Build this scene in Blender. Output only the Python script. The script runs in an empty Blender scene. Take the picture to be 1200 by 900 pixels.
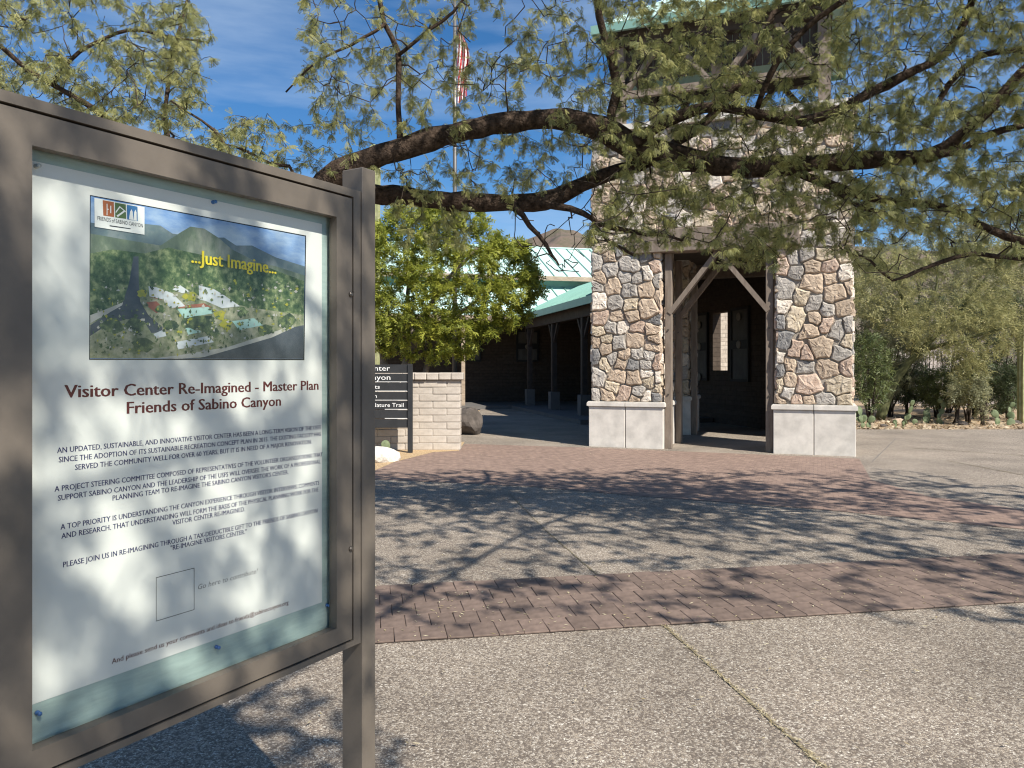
import bpy, bmesh, math, random
import numpy as np
from mathutils import Vector, Matrix
rng = np.random.default_rng(7)
random.seed(7)
S = bpy.context.scene
C = S.collection
R = math.radians

# ---------------------------------------------------------------- camera, sky, sun, exposure
CAMZ, F, HOR = 1.55, 900.0, 432.0            # focal length and horizon in photograph pixels (1200 x 900)
cam = bpy.data.objects.new('camera', bpy.data.cameras.new('camera')); C.objects.link(cam)
cam.location = (0, 0, CAMZ); cam.rotation_euler = (R(90), 0, 0)
cam.data.sensor_width = 36; cam.data.lens = F / 1200 * 36; cam.data.shift_y = -(450 - HOR) / 1200
cam.data.clip_start = 0.05; cam.data.clip_end = 6000
S.camera = cam
SUN_EL, SUN_AZ = R(46), math.atan2(0.606, -0.795)     # azimuth from +Y towards +X
w = bpy.data.worlds.new('World'); S.world = w; w.use_nodes = True
nt = w.node_tree; nt.nodes.clear()
sky = nt.nodes.new('ShaderNodeTexSky'); sky.sky_type = 'NISHITA'; sky.sun_disc = False
sky.sun_elevation = SUN_EL; sky.sun_rotation = SUN_AZ; sky.altitude = 900
sky.air_density = 1.0; sky.dust_density = 0.0; sky.ozone_density = 4.0
bg = nt.nodes.new('ShaderNodeBackground'); bg.inputs['Strength'].default_value = 0.084
out = nt.nodes.new('ShaderNodeOutputWorld')
tc = nt.nodes.new('ShaderNodeTexCoord')
mp = nt.nodes.new('ShaderNodeMapping'); mp.inputs['Scale'].default_value = (1.6, 1.6, 9.0); mp.inputs['Rotation'].default_value = (0.0, R(9), R(20))
ns = nt.nodes.new('ShaderNodeTexNoise'); ns.inputs['Scale'].default_value = 1.9; ns.inputs['Detail'].default_value = 6; ns.inputs['Roughness'].default_value = 0.55
cr = nt.nodes.new('ShaderNodeValToRGB'); cr.color_ramp.elements[0].position = 0.42; cr.color_ramp.elements[1].position = 0.8
cr.color_ramp.elements[0].color = (0, 0, 0, 1); cr.color_ramp.elements[1].color = (0.55, 0.55, 0.55, 1)
mixc = nt.nodes.new('ShaderNodeMix'); mixc.data_type = 'RGBA'
L = nt.links.new
L(tc.outputs['Generated'], mp.inputs['Vector']); L(mp.outputs['Vector'], ns.inputs['Vector']); L(ns.outputs['Fac'], cr.inputs['Fac'])
hsv = nt.nodes.new('ShaderNodeHueSaturation'); hsv.inputs['Saturation'].default_value = 1.24; L(sky.outputs['Color'], hsv.inputs['Color'])
L(cr.outputs['Color'], mixc.inputs['Factor']); L(hsv.outputs['Color'], mixc.inputs['A']); mixc.inputs['B'].default_value = (4.4, 5.6, 7.2, 1)
L(mixc.outputs['Result'], bg.inputs['Color']); L(bg.outputs['Background'], out.inputs['Surface'])
sun = bpy.data.objects.new('sun', bpy.data.lights.new('sun', 'SUN')); C.objects.link(sun)
sun.data.energy = 5.0; sun.data.angle = R(0.53); sun.data.color = (1.0, 0.94, 0.84)
tos = Vector((math.sin(SUN_AZ) * math.cos(SUN_EL), math.cos(SUN_AZ) * math.cos(SUN_EL), math.sin(SUN_EL)))
sun.rotation_euler = tos.to_track_quat('Z', 'Y').to_euler(); sun.location = tos * 50
S.view_settings.view_transform = 'Standard'; S.view_settings.look = 'None'
S.view_settings.exposure = 0.64; S.view_settings.gamma = 1.0; S.view_settings.use_curve_mapping = False
S.render.engine = 'CYCLES'
S.cycles.max_bounces = 5; S.cycles.diffuse_bounces = 3; S.cycles.transparent_max_bounces = 8; S.cycles.filter_width = 1.15

# ---------------------------------------------------------------- helpers
def P(px, py, d):
    "world point at photograph pixel (px, py) and depth d"
    return np.array([(px - 600) / F * d, d, CAMZ + (HOR - py) / F * d])
def G(px, py, z=0.0):
    d = (CAMZ - z) * F / (py - HOR)
    return np.array([(px - 600) / F * d, d, z])
def norm(v):
    v = np.asarray(v, float); return v / (np.linalg.norm(v) + 1e-12)

class MB:
    "collects faces, builds ONE mesh"
    def __init__(s): s.v = []; s.f = []; s.m = []; s.n = 0
    def add(s, verts, faces, mi=0):
        s.v.extend([tuple(map(float, p)) for p in verts]); o = s.n; s.n += len(verts)
        for f in faces: s.f.append(tuple(i + o for i in f)); s.m.append(mi)
        return s
    def frame(s, o, ex, ey, ez, x0, x1, y0, y1, z0, z1, mi=0):
        "box in a local frame"
        o, ex, ey, ez = map(lambda q: np.asarray(q, float), (o, ex, ey, ez))
        vs = [o + ex * x + ey * y + ez * z for z in (z0, z1) for y in (y0, y1) for x in (x0, x1)]
        return s.add(vs, [(0, 2, 3, 1), (4, 5, 7, 6), (0, 1, 5, 4), (2, 6, 7, 3), (0, 4, 6, 2), (1, 3, 7, 5)], mi)
    def box(s, x0, x1, y0, y1, z0, z1, mi=0):
        return s.frame((0, 0, 0), (1, 0, 0), (0, 1, 0), (0, 0, 1), x0, x1, y0, y1, z0, z1, mi)
    def bar(s, a, b, wx, wz, side=(0, 0, 1), mi=0):
        "box beam from a to b"
        a, b = np.asarray(a, float), np.asarray(b, float); e = b - a; l = np.linalg.norm(e); e = e / l
        sd = norm(np.cross(e, side)); up = np.cross(sd, e)
        return s.frame(a, e, sd, up, 0, l, -wx / 2, wx / 2, -wz / 2, wz / 2, mi)
    def prism(s, poly, h0, h1, tf=None, mi=0):
        "polygon (2D) extruded from h0 to h1; tf maps (x, y, h) to world"
        tf = tf or (lambda x, y, h: (x, y, h)); n = len(poly)
        vs = [tf(x, y, h0) for x, y in poly] + [tf(x, y, h1) for x, y in poly]
        fs = [tuple(range(n - 1, -1, -1)), tuple(range(n, 2 * n))] + [(i, (i + 1) % n, n + (i + 1) % n, n + i) for i in range(n)]
        return s.add(vs, fs, mi)
    def tube(s, pts, rad, sides=8, cap=True, mi=0, rough=0.0):
        pts = np.asarray(pts, float); n = len(pts); rad = np.broadcast_to(np.asarray(rad, float), (n,))
        t = np.gradient(pts, axis=0); t /= np.linalg.norm(t, axis=1, keepdims=True) + 1e-9
        ref = np.array([0.31, 0.17, 0.93]) if abs(t[:, 2]).mean() < 0.75 else np.array([0.95, 0.21, 0.2])
        n1 = np.cross(t, ref); n1 /= np.linalg.norm(n1, axis=1, keepdims=True) + 1e-9; n2 = np.cross(t, n1)
        a = np.arange(sides) / sides * 2 * math.pi
        rr = rad[:, None] * (1 + rough * rng.normal(0, 1, (n, sides)))
        ring = pts[:, None, :] + (n1[:, None, :] * np.cos(a)[None, :, None] + n2[:, None, :] * np.sin(a)[None, :, None]) * rr[:, :, None]
        fs = [(i * sides + j, i * sides + (j + 1) % sides, (i + 1) * sides + (j + 1) % sides, (i + 1) * sides + j) for i in range(n - 1) for j in range(sides)]
        if cap: fs += [tuple(range(sides - 1, -1, -1)), tuple(range((n - 1) * sides, n * sides))]
        return s.add(ring.reshape(-1, 3), fs, mi)
    def build(s, name, mat, parent=None, smooth=False, bevel=0, recalc=True):
        me = bpy.data.meshes.new(name); me.from_pydata(s.v, [], s.f)
        mats = mat if isinstance(mat, (list, tuple)) else [mat]
        for m in mats: me.materials.append(m)
        if len(mats) > 1: me.polygons.foreach_set('material_index', s.m)
        if recalc or bevel:
            bm = bmesh.new(); bm.from_mesh(me)
            bmesh.ops.recalc_face_normals(bm, faces=bm.faces)
            if bevel: bmesh.ops.bevel(bm, geom=bm.edges[:], offset=bevel, segments=1, affect='EDGES', clamp_overlap=True)
            bm.to_mesh(me); bm.free()
        if smooth: me.shade_smooth()
        o = bpy.data.objects.new(name, me); C.objects.link(o)
        if parent: o.parent = parent
        return o

def quads_mesh(name, V, mat, parent, rnd=None, nper=4):
    "V: (m, 4, 3) array of quads -> one mesh"
    m = len(V); me = bpy.data.meshes.new(name)
    me.vertices.add(m * nper); me.vertices.foreach_set('co', np.ascontiguousarray(V, np.float32).ravel())
    me.loops.add(m * nper); me.loops.foreach_set('vertex_index', np.arange(m * nper, dtype=np.int32))
    me.polygons.add(m); me.polygons.foreach_set('loop_start', np.arange(m, dtype=np.int32) * nper)
    me.update(calc_edges=True)
    if rnd is not None:
        at = me.attributes.new('rnd', 'FLOAT', 'FACE'); at.data.foreach_set('value', rnd.astype(np.float32))
    me.materials.append(mat)
    o = bpy.data.objects.new(name, me); C.objects.link(o); o.parent = parent
    return o

def tag(o, label=None, cat=None, group=None, kind=None):
    if label: o['label'] = label
    if cat: o['category'] = cat
    if group: o['group'] = group
    if kind: o['kind'] = kind
    return o
def thing(name, label, cat, loc=(0, 0, 0), group=None):
    "an Empty at the thing's base; parts are built in world space and keep their place"
    o = bpy.data.objects.new(name, None); C.objects.link(o); o.empty_display_size = 0.2
    o.location = tuple(map(float, loc)); tag(o, label, cat, group)
    return o
def settle(root):
    "parts were built in world coordinates: cancel the root's offset"
    inv = Matrix.Translation(root.location).inverted()
    for ch in root.children: ch.matrix_parent_inverse = inv
    return root

# ---------------------------------------------------------------- materials
def mat(name, col, rough=0.8, var=0.0, vscale=6.0, bump=0.0, bscale=40.0, col2=None, metal=0.0, spec=0.3, stretch=None, objvar=0.0, detail=8, bdist=0.02):
    m = bpy.data.materials.new(name); m.use_nodes = True; t = m.node_tree; b = t.nodes['Principled BSDF']; l = t.links.new
    b.inputs['Roughness'].default_value = rough; b.inputs['Metallic'].default_value = metal
    b.inputs['Specular IOR Level'].default_value = spec; b.inputs['Base Color'].default_value = (*col, 1)
    tcn = t.nodes.new('ShaderNodeTexCoord'); vec = tcn.outputs['Object']
    if stretch:
        mpn = t.nodes.new('ShaderNodeMapping'); mpn.inputs['Scale'].default_value = stretch; l(vec, mpn.inputs['Vector']); vec = mpn.outputs['Vector']
    if var or col2:
        n = t.nodes.new('ShaderNodeTexNoise'); n.inputs['Scale'].default_value = vscale; n.inputs['Detail'].default_value = detail; n.inputs['Roughness'].default_value = 0.62
        l(vec, n.inputs['Vector'])
        rp = t.nodes.new('ShaderNodeValToRGB'); e = rp.color_ramp.elements
        c2 = col2 or tuple(min(1, c * (1 + var)) for c in col); c1 = col if col2 else tuple(c * (1 - var) for c in col)
        e[0].position, e[1].position = 0.34, 0.68; e[0].color = (*c1, 1); e[1].color = (*c2, 1)
        l(n.outputs['Fac'], rp.inputs['Fac']); src = rp.outputs['Color']
        if objvar:
            oi = t.nodes.new('ShaderNodeObjectInfo'); mr = t.nodes.new('ShaderNodeMapRange'); mr.inputs['To Min'].default_value = 1 - objvar; mr.inputs['To Max'].default_value = 1 + objvar
            l(oi.outputs['Random'], mr.inputs['Value'])
            hs = t.nodes.new('ShaderNodeHueSaturation'); l(mr.outputs['Result'], hs.inputs['Value']); l(src, hs.inputs['Color']); src = hs.outputs['Color']
        l(src, b.inputs['Base Color'])
    if bump:
        n2 = t.nodes.new('ShaderNodeTexNoise'); n2.inputs['Scale'].default_value = bscale; n2.inputs['Detail'].default_value = 8; l(vec, n2.inputs['Vector'])
        bp = t.nodes.new('ShaderNodeBump'); bp.inputs['Strength'].default_value = bump; bp.inputs['Distance'].default_value = bdist
        l(n2.outputs['Fac'], bp.inputs['Height']); l(bp.outputs['Normal'], b.inputs['Normal'])
    return m

def leaf_mat(name, ca, cb, trans=0.35):
    m = bpy.data.materials.new(name); m.use_nodes = True; t = m.node_tree; t.nodes.clear(); l = t.links.new
    o = t.nodes.new('ShaderNodeOutputMaterial'); at = t.nodes.new('ShaderNodeAttribute'); at.attribute_name = 'rnd'
    rp = t.nodes.new('ShaderNodeValToRGB'); rp.color_ramp.elements[0].color = (*ca, 1); rp.color_ramp.elements[1].color = (*cb, 1)
    l(at.outputs['Fac'], rp.inputs['Fac'])
    d = t.nodes.new('ShaderNodeBsdfPrincipled'); d.inputs['Roughness'].default_value = 0.5; d.inputs['Specular IOR Level'].default_value = 0.35
    tr = t.nodes.new('ShaderNodeBsdfTranslucent'); mx = t.nodes.new('ShaderNodeMixShader'); mx.inputs['Fac'].default_value = trans
    l(rp.outputs['Color'], d.inputs['Base Color']); l(rp.outputs['Color'], tr.inputs['Color'])
    l(d.outputs['BSDF'], mx.inputs[1]); l(tr.outputs['BSDF'], mx.inputs[2]); l(mx.outputs['Shader'], o.inputs['Surface'])
    return m

def aggregate_mat():
    "exposed aggregate concrete: pebbles of many colours in a grey matrix"
    m = bpy.data.materials.new('exposed_aggregate'); m.use_nodes = True; t = m.node_tree; b = t.nodes['Principled BSDF']; l = t.links.new
    b.inputs['Roughness'].default_value = 0.85; b.inputs['Specular IOR Level'].default_value = 0.25
    tcn = t.nodes.new('ShaderNodeTexCoord')
    dn = t.nodes.new('ShaderNodeTexNoise'); dn.inputs['Scale'].default_value = 60
    l(tcn.outputs['Object'], dn.inputs['Vector'])
    mv = t.nodes.new('ShaderNodeMix'); mv.data_type = 'RGBA'; mv.blend_type = 'LINEAR_LIGHT'; mv.inputs['Factor'].default_value = 0.012
    l(tcn.outputs['Object'], mv.inputs['A']); l(dn.outputs['Color'], mv.inputs['B'])
    v = t.nodes.new('ShaderNodeTexVoronoi'); v.inputs['Scale'].default_value = 100; l(mv.outputs['Result'], v.inputs['Vector'])
    ve = t.nodes.new('ShaderNodeTexVoronoi'); ve.feature = 'DISTANCE_TO_EDGE'; ve.inputs['Scale'].default_value = 100; l(mv.outputs['Result'], ve.inputs['Vector'])
    sp = t.nodes.new('ShaderNodeSeparateColor'); l(v.outputs['Color'], sp.inputs['Color'])
    rp = t.nodes.new('ShaderNodeValToRGB'); rp.color_ramp.interpolation = 'CONSTANT'; e = rp.color_ramp.elements
    cols = [(0, (.15, .118, .092)), (.14, (.36, .295, .225)), (.28, (.25, .205, .16)), (.42, (.44, .375, .295)), (.56, (.17, .138, .113)), (.68, (.39, .33, .265)), (.80, (.48, .42, .345)), (.93, (.62, .56, .47))]
    e[0].position = 0; e[0].color = (*cols[0][1], 1); e[1].position = cols[1][0]; e[1].color = (*cols[1][1], 1)
    for p_, c_ in cols[2:]: q = e.new(p_); q.color = (*c_, 1)
    l(sp.outputs['Red'], rp.inputs['Fac'])
    er = t.nodes.new('ShaderNodeMapRange'); er.inputs['From Min'].default_value = 0.02; er.inputs['From Max'].default_value = 0.14; l(ve.outputs['Distance'], er.inputs['Value'])
    mx = t.nodes.new('ShaderNodeMix'); mx.data_type = 'RGBA'; mx.inputs['A'].default_value = (.165, .135, .108, 1)
    l(er.outputs['Result'], mx.inputs['Factor']); l(rp.outputs['Color'], mx.inputs['B'])
    big = t.nodes.new('ShaderNodeTexNoise'); big.inputs['Scale'].default_value = 0.9; big.inputs['Detail'].default_value = 7; l(tcn.outputs['Object'], big.inputs['Vector'])
    bm_ = t.nodes.new('ShaderNodeMapRange'); bm_.inputs['From Min'].default_value = .3; bm_.inputs['From Max'].default_value = .7; bm_.inputs['To Min'].default_value = .70; bm_.inputs['To Max'].default_value = 1.08
    l(big.outputs['Fac'], bm_.inputs['Value'])
    hs = t.nodes.new('ShaderNodeHueSaturation'); hs.inputs['Saturation'].default_value = 0.95; l(bm_.outputs['Result'], hs.inputs['Value']); l(mx.outputs['Result'], hs.inputs['Color'])
    l(hs.outputs['Color'], b.inputs['Base Color'])
    bp = t.nodes.new('ShaderNodeBump'); bp.inputs['Strength'].default_value = 0.9; bp.inputs['Distance'].default_value = 0.004
    l(ve.outputs['Distance'], bp.inputs['Height']); l(bp.outputs['Normal'], b.inputs['Normal'])
    return m

def brick_mat(name, c1, c2, mortar, scale, rot=0.0, vertical=False, bw=0.5, rh=0.25, msize=0.02):
    m = bpy.data.materials.new(name); m.use_nodes = True; t = m.node_tree; b = t.nodes['Principled BSDF']; l = t.links.new
    b.inputs['Roughness'].default_value = 0.9; b.inputs['Specular IOR Level'].default_value = 0.2
    tcn = t.nodes.new('ShaderNodeTexCoord'); mpn = t.nodes.new('ShaderNodeMapping')
    mpn.inputs['Rotation'].default_value = (R(90) if vertical else 0, 0, rot); mpn.vector_type = 'TEXTURE' if not vertical else 'TEXTURE'
    l(tcn.outputs['Object'], mpn.inputs['Vector'])
    br = t.nodes.new('ShaderNodeTexBrick'); br.inputs['Scale'].default_value = scale; br.inputs['Color1'].default_value = (*c1, 1); br.inputs['Color2'].default_value = (*c2, 1)
    br.inputs['Mortar'].default_value = (*mortar, 1); br.inputs['Mortar Size'].default_value = msize; br.inputs['Brick Width'].default_value = bw; br.inputs['Row Height'].default_value = rh; br.inputs['Bias'].default_value = 0.0
    l(mpn.outputs['Vector'], br.inputs['Vector'])
    n = t.nodes.new('ShaderNodeTexNoise'); n.inputs['Scale'].default_value = 9; n.inputs['Detail'].default_value = 8; l(tcn.outputs['Object'], n.inputs['Vector'])
    mr = t.nodes.new('ShaderNodeMapRange'); mr.inputs['From Min'].default_value = .3; mr.inputs['From Max'].default_value = .7; mr.inputs['To Min'].default_value = .75; mr.inputs['To Max'].default_value = 1.2; l(n.outputs['Fac'], mr.inputs['Value'])
    hs = t.nodes.new('ShaderNodeHueSaturation'); l(mr.outputs['Result'], hs.inputs['Value']); l(br.outputs['Color'], hs.inputs['Color']); l(hs.outputs['Color'], b.inputs['Base Color'])
    bp = t.nodes.new('ShaderNodeBump'); bp.inputs['Strength'].default_value = 0.6; bp.inputs['Distance'].default_value = 0.01; bp.invert = True
    l(br.outputs['Fac'], bp.inputs['Height']); l(bp.outputs['Normal'], b.inputs['Normal'])
    return m

def glass_mat():
    m = bpy.data.materials.new('case_glass'); m.use_nodes = True; t = m.node_tree; t.nodes.clear(); l = t.links.new
    o = t.nodes.new('ShaderNodeOutputMaterial'); tr = t.nodes.new('ShaderNodeBsdfTransparent'); tr.inputs['Color'].default_value = (.94, .955, .945, 1)
    gl = t.nodes.new('ShaderNodeBsdfGlossy'); gl.inputs['Roughness'].default_value = 0.03
    fr = t.nodes.new('ShaderNodeFresnel'); fr.inputs['IOR'].default_value = 1.45; mx = t.nodes.new('ShaderNodeMixShader')
    ge = t.nodes.new('ShaderNodeNewGeometry'); sb_ = t.nodes.new('ShaderNodeMath'); sb_.operation = 'SUBTRACT'; sb_.inputs[0].default_value = 1; l(ge.outputs['Backfacing'], sb_.inputs[1]); mu = t.nodes.new('ShaderNodeMath'); mu.operation = 'MULTIPLY'; l(sb_.outputs[0], mu.inputs[0]); l(fr.outputs['Fac'], mu.inputs[1])
    l(mu.outputs[0], mx.inputs['Fac']); l(tr.outputs['BSDF'], mx.inputs[1]); l(gl.outputs['BSDF'], mx.inputs[2]); l(mx.outputs['Shader'], o.inputs['Surface'])
    return m

K = dict(
    agg=aggregate_mat(),
    dirt=mat('desert_dirt', (.30, .21, .13), .95, col2=(.46, .35, .23), vscale=3, bump=.6, bscale=30),
    gravel=mat('tan_gravel', (.30, .19, .10), .95, col2=(.62, .47, .28), vscale=45, bump=1, bscale=60, detail=3),
    mount=mat('mountain_rock', (.16, .115, .095), .95, col2=(.075, .075, .045), vscale=.06, bump=.5, bscale=.05, bdist=6),
    brick=mat('paver_brick', (.168, .122, .099), .85, var=.22, vscale=14, bump=.35, bscale=70, objvar=.18, bdist=.004),
    sand=mat('joint_sand', (.078, .06, .052), .95, var=.3, vscale=40),
    plaza=brick_mat('paver_brick_field', (.275, .195, .155), (.225, .158, .128), (.19, .138, .115), 4.3, rot=R(-21.7), bw=.5, rh=.5, msize=.018),
    joint=mat('joint_filler', (.07, .055, .04), .95, col2=(.30, .25, .15), vscale=30),
    straw=mat('dry_straw', (.42, .33, .17), .8, var=.3, vscale=30),
    conc=mat('cast_concrete', (.60, .56, .505), .8, var=.17, vscale=3.5, bump=.25, bscale=90, bdist=.004),
    slab=mat('porch_concrete', (.125, .12, .115), .85, var=.1, vscale=3),  # porch floor concrete, its shade darkened into the colour
    mortar=mat('pale_mortar', (.34, .30, .25), .95, var=.2, vscale=14, bump=.7, bscale=50),
    wood=mat('weathered_timber', (.16, .125, .098), .8, col2=(.25, .205, .165), vscale=5, stretch=(3, 3, .6), bump=.4, bscale=30, bdist=.006),
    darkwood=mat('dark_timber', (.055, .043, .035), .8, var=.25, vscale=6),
    fascia=mat('sunbleached_fascia', (.34, .27, .20), .8, var=.25, vscale=4, stretch=(1, 1, 4)),
    roof=mat('turquoise_metal', (.50, .69, .63), .45, var=.06, vscale=1.2, spec=.4),
    rooftrim=mat('turquoise_trim', (.20, .36, .31), .5, var=.08, vscale=2),
    block=mat('slump_block', (.41, .36, .305), .9, col2=(.54, .48, .415), vscale=7, bump=.5, bscale=35, objvar=.07, bdist=.008),
    blockm=mat('block_mortar', (.36, .32, .275), .95, var=.15, vscale=20),
    wallblk=brick_mat('shaded_block_field', (.07, .053, .041), (.085, .065, .051), (.052, .04, .032), 2.0, vertical=True, bw=1.0, rh=.27, msize=.012),  # block tones darkened, putting the porch shade into the colour
    metal=mat('taupe_painted_metal', (.128, .108, .087), .5, var=.13, vscale=7, bump=.06, bscale=120, spec=.4, bdist=.002),
    black=mat('black_gap', (.012, .011, .010), .9),
    paper=mat('poster_paper', (.72, .71, .685), .75, var=.015, vscale=3),
    board=mat('pale_green_backing', (.36, .45, .425), .85, var=.12, vscale=9, stretch=(1, 1, 6)),
    glass=glass_mat(),
    ink_m=mat('maroon_ink', (.10, .018, .02), .7), ink_b=mat('navy_ink', (.02, .022, .10), .7), ink_g=mat('grey_ink', (.22, .21, .21), .7), ink_k=mat('black_ink', (.012, .012, .014), .7),
    yellow=mat('yellow_ink', (.75, .60, .03), .7), white=mat('white_paint', (.78, .78, .76), .7), 
    pinb=mat('blue_pin', (.05, .16, .42), .3, spec=.5), ping=mat('green_pin', (.25, .62, .28), .3, spec=.5), pinc=mat('clear_pin', (.55, .55, .52), .25, spec=.5),
    steel=mat('screw_steel', (.12, .105, .09), .4, metal=.6),
    charcoal=mat('charcoal_sign_paint', (.028, .029, .031), .55, var=.15, vscale=6),
    bark=mat('mesquite_bark', (.022, .0155, .0115), .95, col2=(.10, .072, .054), vscale=22, stretch=(1, 1, 1), bump=1.0, bscale=55, bdist=.02, spec=.1),
    twig=mat('brown_twig', (.05, .038, .028), .9, var=.5, vscale=10),
    greenbark=mat('green_bark', (.10, .105, .045), .8, var=.3, vscale=8), 
    greybark=mat('pale_grey_bark', (.17, .14, .115), .9, var=.4, vscale=9, bump=.6),
    rockw=mat('white_rock', (.62, .58, .52), .9, var=.2, vscale=9, bump=.6, bscale=20), rockb=mat('brown_boulder', (.10, .085, .075), .9, var=.35, vscale=5, bump=.7, bscale=12),
    rockt=mat('tan_rock', (.36, .28, .21), .9, var=.3, vscale=7, bump=.6, bscale=20),
    cactus=mat('cactus_pad_skin', (.085, .12, .055), .65, col2=(.19, .22, .12), vscale=9, bump=.2, bscale=50), sag=mat('saguaro_skin', (.20, .22, .10), .7, col2=(.36, .35, .20), vscale=6),
    pole=mat('flagpole_metal', (.18, .17, .16), .45, metal=.5), red=mat('flag_red', (.42, .025, .035), .8), fwhite=mat('flag_white', (.72, .70, .68), .8),
    slat=mat('pale_fence_board', (.42, .37, .34), .85, var=.15, vscale=5), brass=mat('dull_disc', (.22, .20, .17), .6), panel=mat('display_panel_grey', (.11, .105, .095), .7, var=.2, vscale=4),
    warm_reflection=mat('amber_reflection', (.32, .13, .035), .4),
)
STONES = [  # tan, pinkish, ochre, grey, slate, cream
          mat('stone_tan', (.36, .275, .20), .9, col2=(.56, .45, .34), vscale=13, bump=1.0, bscale=26, objvar=.16, bdist=.015),
          mat('stone_pinkish', (.40, .285, .215), .9, col2=(.57, .45, .36), vscale=12, bump=1.0, bscale=26, objvar=.13, bdist=.015),
          mat('stone_ochre', (.40, .325, .225), .9, col2=(.60, .515, .40), vscale=12, bump=1.0, bscale=26, objvar=.13, bdist=.015),
          mat('stone_grey', (.31, .283, .25), .9, col2=(.53, .485, .43), vscale=10, bump=1.0, bscale=28, objvar=.2, bdist=.015),
          mat('stone_slate', (.15, .146, .142), .9, col2=(.28, .268, .255), vscale=9, bump=1.0, bscale=28, objvar=.2, bdist=.015),
          mat('stone_cream', (.55, .48, .40), .9, col2=(.70, .63, .54), vscale=13, bump=1.0, bscale=26, objvar=.10, bdist=.015)]
STONE_W = [.31, .08, .16, .23, .10, .12]

# ---------------------------------------------------------------- ground, pavement, brick bands, hills
def sheet(name, poly, z, m, kind='structure', parent=None):
    mb = MB(); mb.add([(x, y, z) for x, y in poly], [tuple(range(len(poly)))])
    o = mb.build(name, m, parent); 
    if kind: o['kind'] = kind
    return o
sheet('ground', [(-1500, -1500), (1500, -1500), (1500, 3000), (-1500, 3000)], -0.03, K['dirt'])
# pavement: one slab of exposed aggregate, edge towards the beds is a real 3 cm step
pv = MB(); pv.prism([(-14, -8), (26, -8), (26, 19.6), (7.2, 19.6), (7.2, 29.8), (-1.2, 29.8), (-1.2, 16.3), (-14, 16.3)], -0.05, 0.0)
pave = pv.build('pavement', K['agg']); pave['kind'] = 'structure'
# near brick band, every paver its own piece
be = norm((1, .184, 0)); bf = np.array([-be[1], be[0], 0]); bo = np.array([0, 4.46, 0]); BW = 1.14
def BB(e, f, z=0): return bo + be * e + bf * f + np.array([0, 0, z])
band = sheet('brick_band', [tuple(BB(e, f)[:2]) for e, f in ((-9, 0), (9.0, 0), (9.0, BW), (-9, BW))], 0.004, K['sand'])
pb = MB(); pb.frame((0, 0, 0), (1, 0, 0), (0, 1, 0), (0, 0, 1), -.0737, .0737, -.1128, .1128, 0, .012)
pb_o = pb.build('brick', K['brick'], band, bevel=.003); pme = pb_o.data; first = True
rot = math.atan2(be[1], be[0]); NR, LW = 5, BW / 5; UW = .15
rest = MB()
for r in range(NR):
    off = (r % 2) * UW / 2
    for c in range(-60, 61):
        e = c * UW + off; p = BB(e, (r + .5) * LW); j = random.gauss
        z = .0015 + abs(j(0, .0012)); px = 600 + F * p[0] / p[1]
        if p[1] > 3.5 and 330 < px < 1235:
            o = pb_o if first else pb_o.copy()
            if not first: C.objects.link(o)
            first = False
            o.location = (p[0], p[1], z); o.rotation_euler = (j(0, .006), j(0, .006), rot + j(0, .008)); o.parent = band
        elif -9 < e < 9:
            rest.frame((p[0], p[1], z), be, bf, (0, 0, 1), -.0735, .0735, -.1125, .1125, 0, .011)
ro = rest.build('outer_bricks', K['brick'], band); ro['kind'] = 'stuff'
# brick field in front of the tower
fld = [(-2.25, 10.9), (-1.9, 10.73), (-1.06, 10.49), (.24, 10.08), (1.5, 9.35), (3.3, 8.5), (5.0, 7.35), (6.3, 6.05), (9, 5.9), (9, 7.4), (5.75, 8.2), (5.05, 9.3), (5.0, 10.7), (5.97, 13.2), (4.7, 13.74), (1.5, 15.05), (-.97, 15.8), (-1.0, 14.45), (-1.46, 14.2), (-1.95, 12.7), (-2.1, 11.5)]
sheet('brick_field', fld, 0.004, K['plaza'])
# joints in the slabs
def joint(a, b, wd=.012, z=.004, m='joint'):
    a, b = np.array([*a, z]), np.array([*b, z]); n = int(max(4, np.linalg.norm(b - a) / .08)); t = norm(b - a); s_ = np.array([-t[1], t[0], 0])
    mb = MB(); vs = []
    for i in range(n + 1):
        q = a + (b - a) * i / n + s_ * random.gauss(0, .003); ww = wd * random.uniform(.6, 1.4)
        vs += [q + s_ * ww / 2, q - s_ * ww / 2]
    mb.add(vs, [(2 * i, 2 * i + 1, 2 * i + 3, 2 * i + 2) for i in range(n)])
    o = mb.build('pavement_joint', K[m], pave); return o
joint((.915, 4.63), (1.46, 1.6), .016); joint((.64, 5.76), (.33, 7.3)); joint((.33, 7.3), (-.05, 9.6), .01)
joint(G(1022, 541)[:2], G(1050, 514)[:2], .014, m='slab'); joint(G(1110, 540)[:2], G(1200, 557)[:2], .02); joint((3.75, 5.15), (4.25, 1.0))
joint(G(1068, 525)[:2], G(1200, 534)[:2], .03)
# gravel bed by the block wall
sheet('planter_bed', [(-1.0, 14.46), (-1.46, 14.2), (-1.95, 12.7), (-2.1, 11.5), (-2.25, 10.9), (-6.5, 12.2), (-6.5, 16.2), (-1.0, 16.2)], 0.006, K['gravel'])
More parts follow.
